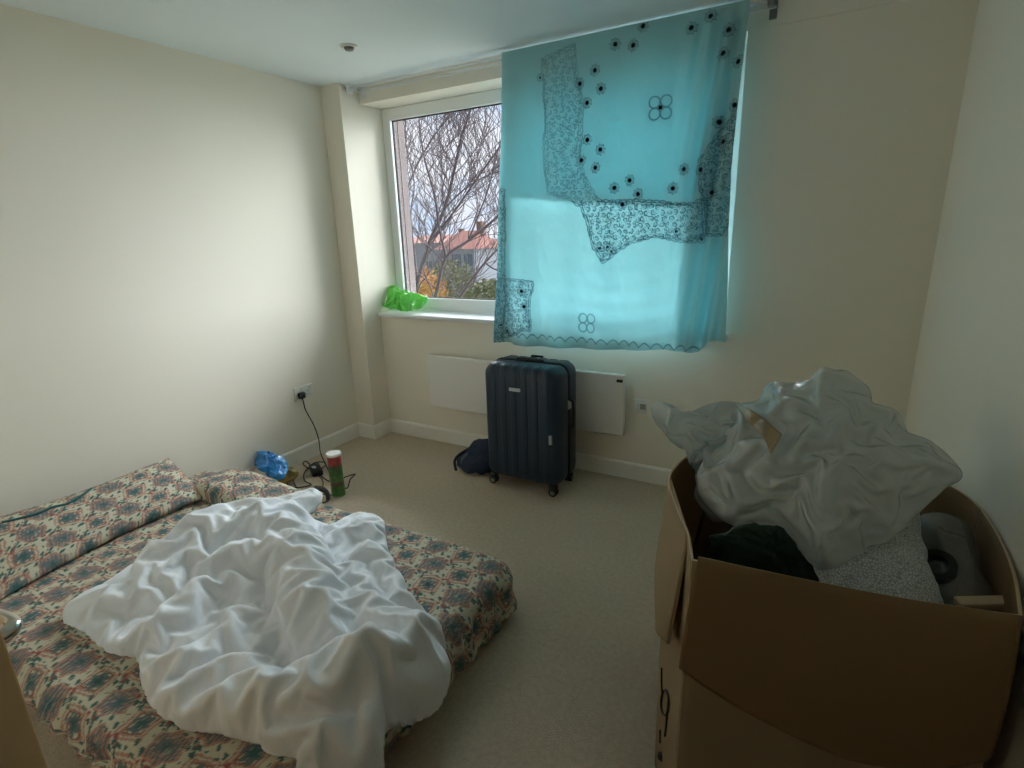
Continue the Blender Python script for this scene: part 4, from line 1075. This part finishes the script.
# ------------------------------------------------------------------ outside
struct('ground_outside', MB().box((-150, 3.5, -8.3), (90, 260, -8.0)), M['grass_out'])
def limb(mb, pts, r0, r1, n=7):
    P = spline(pts, 5); rs = list(np.linspace(r0, r1, len(P))); mb.tube([tuple(p) for p in P], rs, n)
    return P, rs
tr = empty('bare_tree', (-.5, 6.0, -8), 'large leafless tree whose bare branches fill the view through the window', 'tree')
def tz(X, Y, y): return on(360 + X / 2.956, 80 + Y / 2.956, 1, y)
main = MB(); twigs = MB(); stack = []
limbs = [
    ([(150, 720, 5.5), (170, 600, 5.4), (205, 480, 5.3), (250, 380, 5.3), (280, 260, 5.2), (300, 170, 5.1), (335, 60, 5.0), (350, -30, 5)], .075, .028),
    ([(210, 700, 5.0), (228, 620, 5.0), (255, 525, 4.9), (320, 475, 4.9), (400, 410, 4.9), (480, 330, 4.9)], .06, .035),
    ([(255, 525, 4.9), (235, 440, 5.0), (220, 340, 5.1), (190, 230, 5.2), (176, 130, 5.3), (170, 30, 5.4)], .045, .02),
    ([(150, 420, 5.8), (140, 330, 5.8), (175, 240, 5.7), (230, 150, 5.6), (290, 80, 5.6), (330, 20, 5.6)], .035, .016),
    ([(290, 650, 5.6), (330, 590, 5.6), (370, 540, 5.6), (420, 490, 5.6), (500, 440, 5.6)], .05, .03),
    ([(205, 480, 5.3), (270, 400, 5.2), (340, 300, 5.1), (420, 190, 5.0), (500, 100, 5.0)], .04, .022),
    ([(170, 600, 5.4), (160, 500, 5.5), (150, 400, 5.6), (160, 300, 5.7), (135, 180, 5.8), (140, 80, 5.8)], .035, .014),
    ([(250, 380, 5.3), (300, 330, 5.3), (360, 290, 5.3), (430, 260, 5.3), (520, 200, 5.3)], .03, .016),
    ([(320, 475, 4.9), (350, 400, 4.9), (380, 320, 4.9), (400, 240, 4.9), (430, 130, 4.9)], .03, .014),
    ([(280, 260, 5.2), (240, 190, 5.2), (225, 120, 5.2), (240, 40, 5.2)], .025, .012),
    ([(370, 540, 5.6), (400, 560, 5.5), (460, 575, 5.5)], .03, .02),
]
def tw_branch(p, d, r, L, depth):
    n_ = 6; pts = [p]; q = p.copy(); dd = d.copy()
    for k in range(n_):
        dd = dd + np.array([rng.gauss(0, .16), rng.gauss(0, .14), rng.gauss(.04, .13)]); dd /= np.linalg.norm(dd); q = q + dd * L / n_; pts.append(q.copy())
        if depth > 0 and k > 0 and rng.random() < .85:
            s_ = rng.choice((-1, 1)); nd = dd + np.array([s_ * rng.uniform(.4, 1.0), rng.uniform(-.3, .3), rng.uniform(-.1, .7)]); nd /= np.linalg.norm(nd)
            tw_branch(q.copy(), nd, r * .55, L * rng.uniform(.45, .75), depth - 1)
    twigs.tube([tuple(x) for x in pts], list(np.linspace(max(r, .005), max(r * .35, .003), len(pts))), 4)
for pts, r0, r1 in limbs:
    W3 = [tz(*q) for q in pts]; P, rs = limb(main, W3, r0 * .55, r1 * .5)
    for k in range(1, len(P) - 1, 2):
        s_ = rng.choice((-1, 1)); d = P[k + 1] - P[k]; d /= np.linalg.norm(d)
        nd = d * .7 + np.array([s_ * rng.uniform(.4, .9), rng.uniform(-.3, .3), rng.uniform(0, .5)]); nd /= np.linalg.norm(nd)
        tw_branch(P[k].copy(), nd, max(rs[k] * .42, .006), rng.uniform(.8, 1.7), 2)
# the trunk they all spring from
t0 = tz(150, 720, 5.5); t1 = tz(210, 700, 5.0); t2 = tz(290, 650, 5.6); root = np.array([-.1, 5.6, -8.0]); fork = np.array([(t0[0] + t1[0]) / 2 + .2, 5.5, -1.6])
limb(main, [root, (root + fork) / 2 + [.1, 0, 0], fork], .28, .16, 10)
for t_ in (t0, t1, t2): limb(main, [fork - [0, 0, .3], (fork + t_) / 2 + [.05, 0, .1], t_], .13, .055, 8)
main.build('limbs', M['bark'], tr, True); twigs.build('twigs', M['bark'], tr, True)

def far_tree(x, y, h_, w_, material, label, seed):
    root_ = empty('distant_tree', (x, y, -8), label, 'tree', 'autumn trees far below the window')
    MB().tube([(x, y, -8), (x + .1, y, -8 + h_ * .35), (x, y, -8 + h_ * .7)], [.35, .25, .12], 8).build('trunk', M['bark'], root_, True)
    mb = MB(); rr = random.Random(seed)
    for i in range(2600):
        t = rr.uniform(0, 2 * math.pi); cz_ = rr.uniform(-1, 1); s_ = math.sqrt(1 - cz_ * cz_); q = rr.uniform(.55, 1.0)
        lump = 1 + .25 * math.sin(3 * t + seed) * math.cos(4 * cz_)
        c0 = Vector((x + w_ * q * s_ * math.cos(t) * lump, y + w_ * q * s_ * math.sin(t) * lump, -8 + h_ * .62 + h_ * .38 * q * cz_))
        sz_ = .12 * rr.uniform(.6, 1.4)
        a_ = Vector((rr.gauss(0, 1), rr.gauss(0, 1), rr.gauss(0, 1))).normalized(); b_ = a_.orthogonal().normalized(); 
        mb.add([c0 - a_ * sz_, c0 + b_ * sz_, c0 + a_ * sz_, c0 - b_ * sz_], [(0, 1, 2, 3)])
    mb.build('foliage', material, root_)
k = 0
for (u, v, y, h_, w_, mm) in ((416, 252, 27, 7.4, 2.2, 'autumn'), (438, 262, 21.5, 5.6, 1.9, 'autumn'), (448, 250, 40, 7.2, 2.4, 'olive'), (458, 282, 14.5, 3.4, 1.3, 'autumn'), (492, 292, 11.5, 2.4, 1.1, 'autumn'), (490, 262, 32, 6.2, 2.2, 'olive'), (474, 268, 20, 4.6, 1.6, 'olive'), (412, 284, 16.5, 4.2, 1.5, 'autumn')):
    p = on(u, v, 1, y); k += 1
    far_tree(p[0], y, h_, w_, M[mm], ('orange-brown autumn tree far below beyond the bare branches' if mm == 'autumn' else 'dull green tree far below beyond the bare branches'), k)
def house(u, v, y, w_, d_, h_, rh, wall, label):
    p = on(u, v, 1, y); x = p[0]; z0 = -8; z1 = p[2]
    hb_ = empty('house', (x, y + d_ / 2, z0), label, 'house')
    MB().box((x - w_ / 2, y, z0), (x + w_ / 2, y + d_, z1)).build('walls', M[wall], hb_)
    o_ = .4
    MB().add([(x - w_ / 2 - o_, y - o_, z1), (x + w_ / 2 + o_, y - o_, z1), (x + w_ / 2 + o_, y + d_ + o_, z1), (x - w_ / 2 - o_, y + d_ + o_, z1), (x - w_ / 4, y + d_ / 2, z1 + rh), (x + w_ / 4, y + d_ / 2, z1 + rh)],
             [(0, 1, 5, 4), (1, 2, 5), (2, 3, 4, 5), (3, 0, 4), (3, 2, 1, 0)]).build('roof', M['roof'], hb_)
    for i in range(3):
        for z_ in (z1 - 1.9, z1 - 4.6):
            cx_ = x - w_ / 2 + w_ * (i + .5) / 3; MB().box((cx_ - .6, y - .06, z_), (cx_ + .6, y + .02, z_ + 1.3)).build('window', M['dark_window'], hb_)
    MB().box((x + w_ * .2, y + d_ * .5, z1), (x + w_ * .2 + .8, y + d_ * .5 + .8, z1 + rh + 1.0)).build('chimney', M['brick'], hb_)
house(456, 249, 50, 5, 6, 6, 2.0, 'render_white', 'pale house with a red roof in the distance through the branches')
house(492, 251, 66, 7, 7, 6, 1.6, 'brick', 'brick house with a red roof further right in the distance')
house(428, 243, 80, 18, 10, 6, 1.4, 'render_white', 'long pale building on the skyline behind the trees')

# ------------------------------------------------------------------ light
w = bpy.data.worlds.new('sky'); scn.world = w; w.use_nodes = True; nt = w.node_tree
bg = nt.nodes['Background']; tc = nt.nodes.new('ShaderNodeTexCoord')
n = nt.nodes.new('ShaderNodeTexNoise'); n.inputs['Scale'].default_value = 3.2; n.inputs['Detail'].default_value = 6; n.inputs['Roughness'].default_value = .6
mp = nt.nodes.new('ShaderNodeMapping'); mp.inputs['Scale'].default_value = (1, 1, 2.2)
nt.links.new(tc.outputs['Generated'], mp.inputs[0]); nt.links.new(mp.outputs[0], n.inputs['Vector'])
r = nt.nodes.new('ShaderNodeValToRGB'); r.color_ramp.elements[0].position = .38; r.color_ramp.elements[1].position = .56
r.color_ramp.elements[0].color = (*lin((172, 200, 238)), 1); r.color_ramp.elements[1].color = (*lin((240, 240, 250)), 1)
nt.links.new(n.outputs['Fac'], r.inputs[0]); nt.links.new(r.outputs[0], bg.inputs['Color']); bg.inputs['Strength'].default_value = .56
SUN = 15.5
sl = bpy.data.lights.new('sun', 'SUN'); so_ = bpy.data.objects.new('sun', sl); COL.objects.link(so_)
sl.energy = SUN; sl.angle = math.radians(110); sl.color = (.93, .97, 1.0)
dirv = Vector((.16, -1, -.50)).normalized(); so_.rotation_euler = dirv.to_track_quat('-Z', 'Y').to_euler()
pt = bpy.data.lights.new('window_portal', 'AREA'); po = bpy.data.objects.new('window_portal', pt); COL.objects.link(po)
pt.shape = 'RECTANGLE'; pt.size = SX - PW; pt.size_y = LZ - SZ; po.location = ((SX + PW) / 2, RC + .30, (LZ + SZ) / 2); po.rotation_euler = (math.radians(-90), 0, 0)
pt.cycles.is_portal = True

scn.cycles.diffuse_bounces = 10; scn.cycles.max_bounces = 16; scn.cycles.transparent_max_bounces = 24
vs = scn.view_settings; vs.view_transform = 'Standard'; vs.look = 'None'; vs.gamma = 1; vs.exposure = 1.05; vs.use_curve_mapping = False
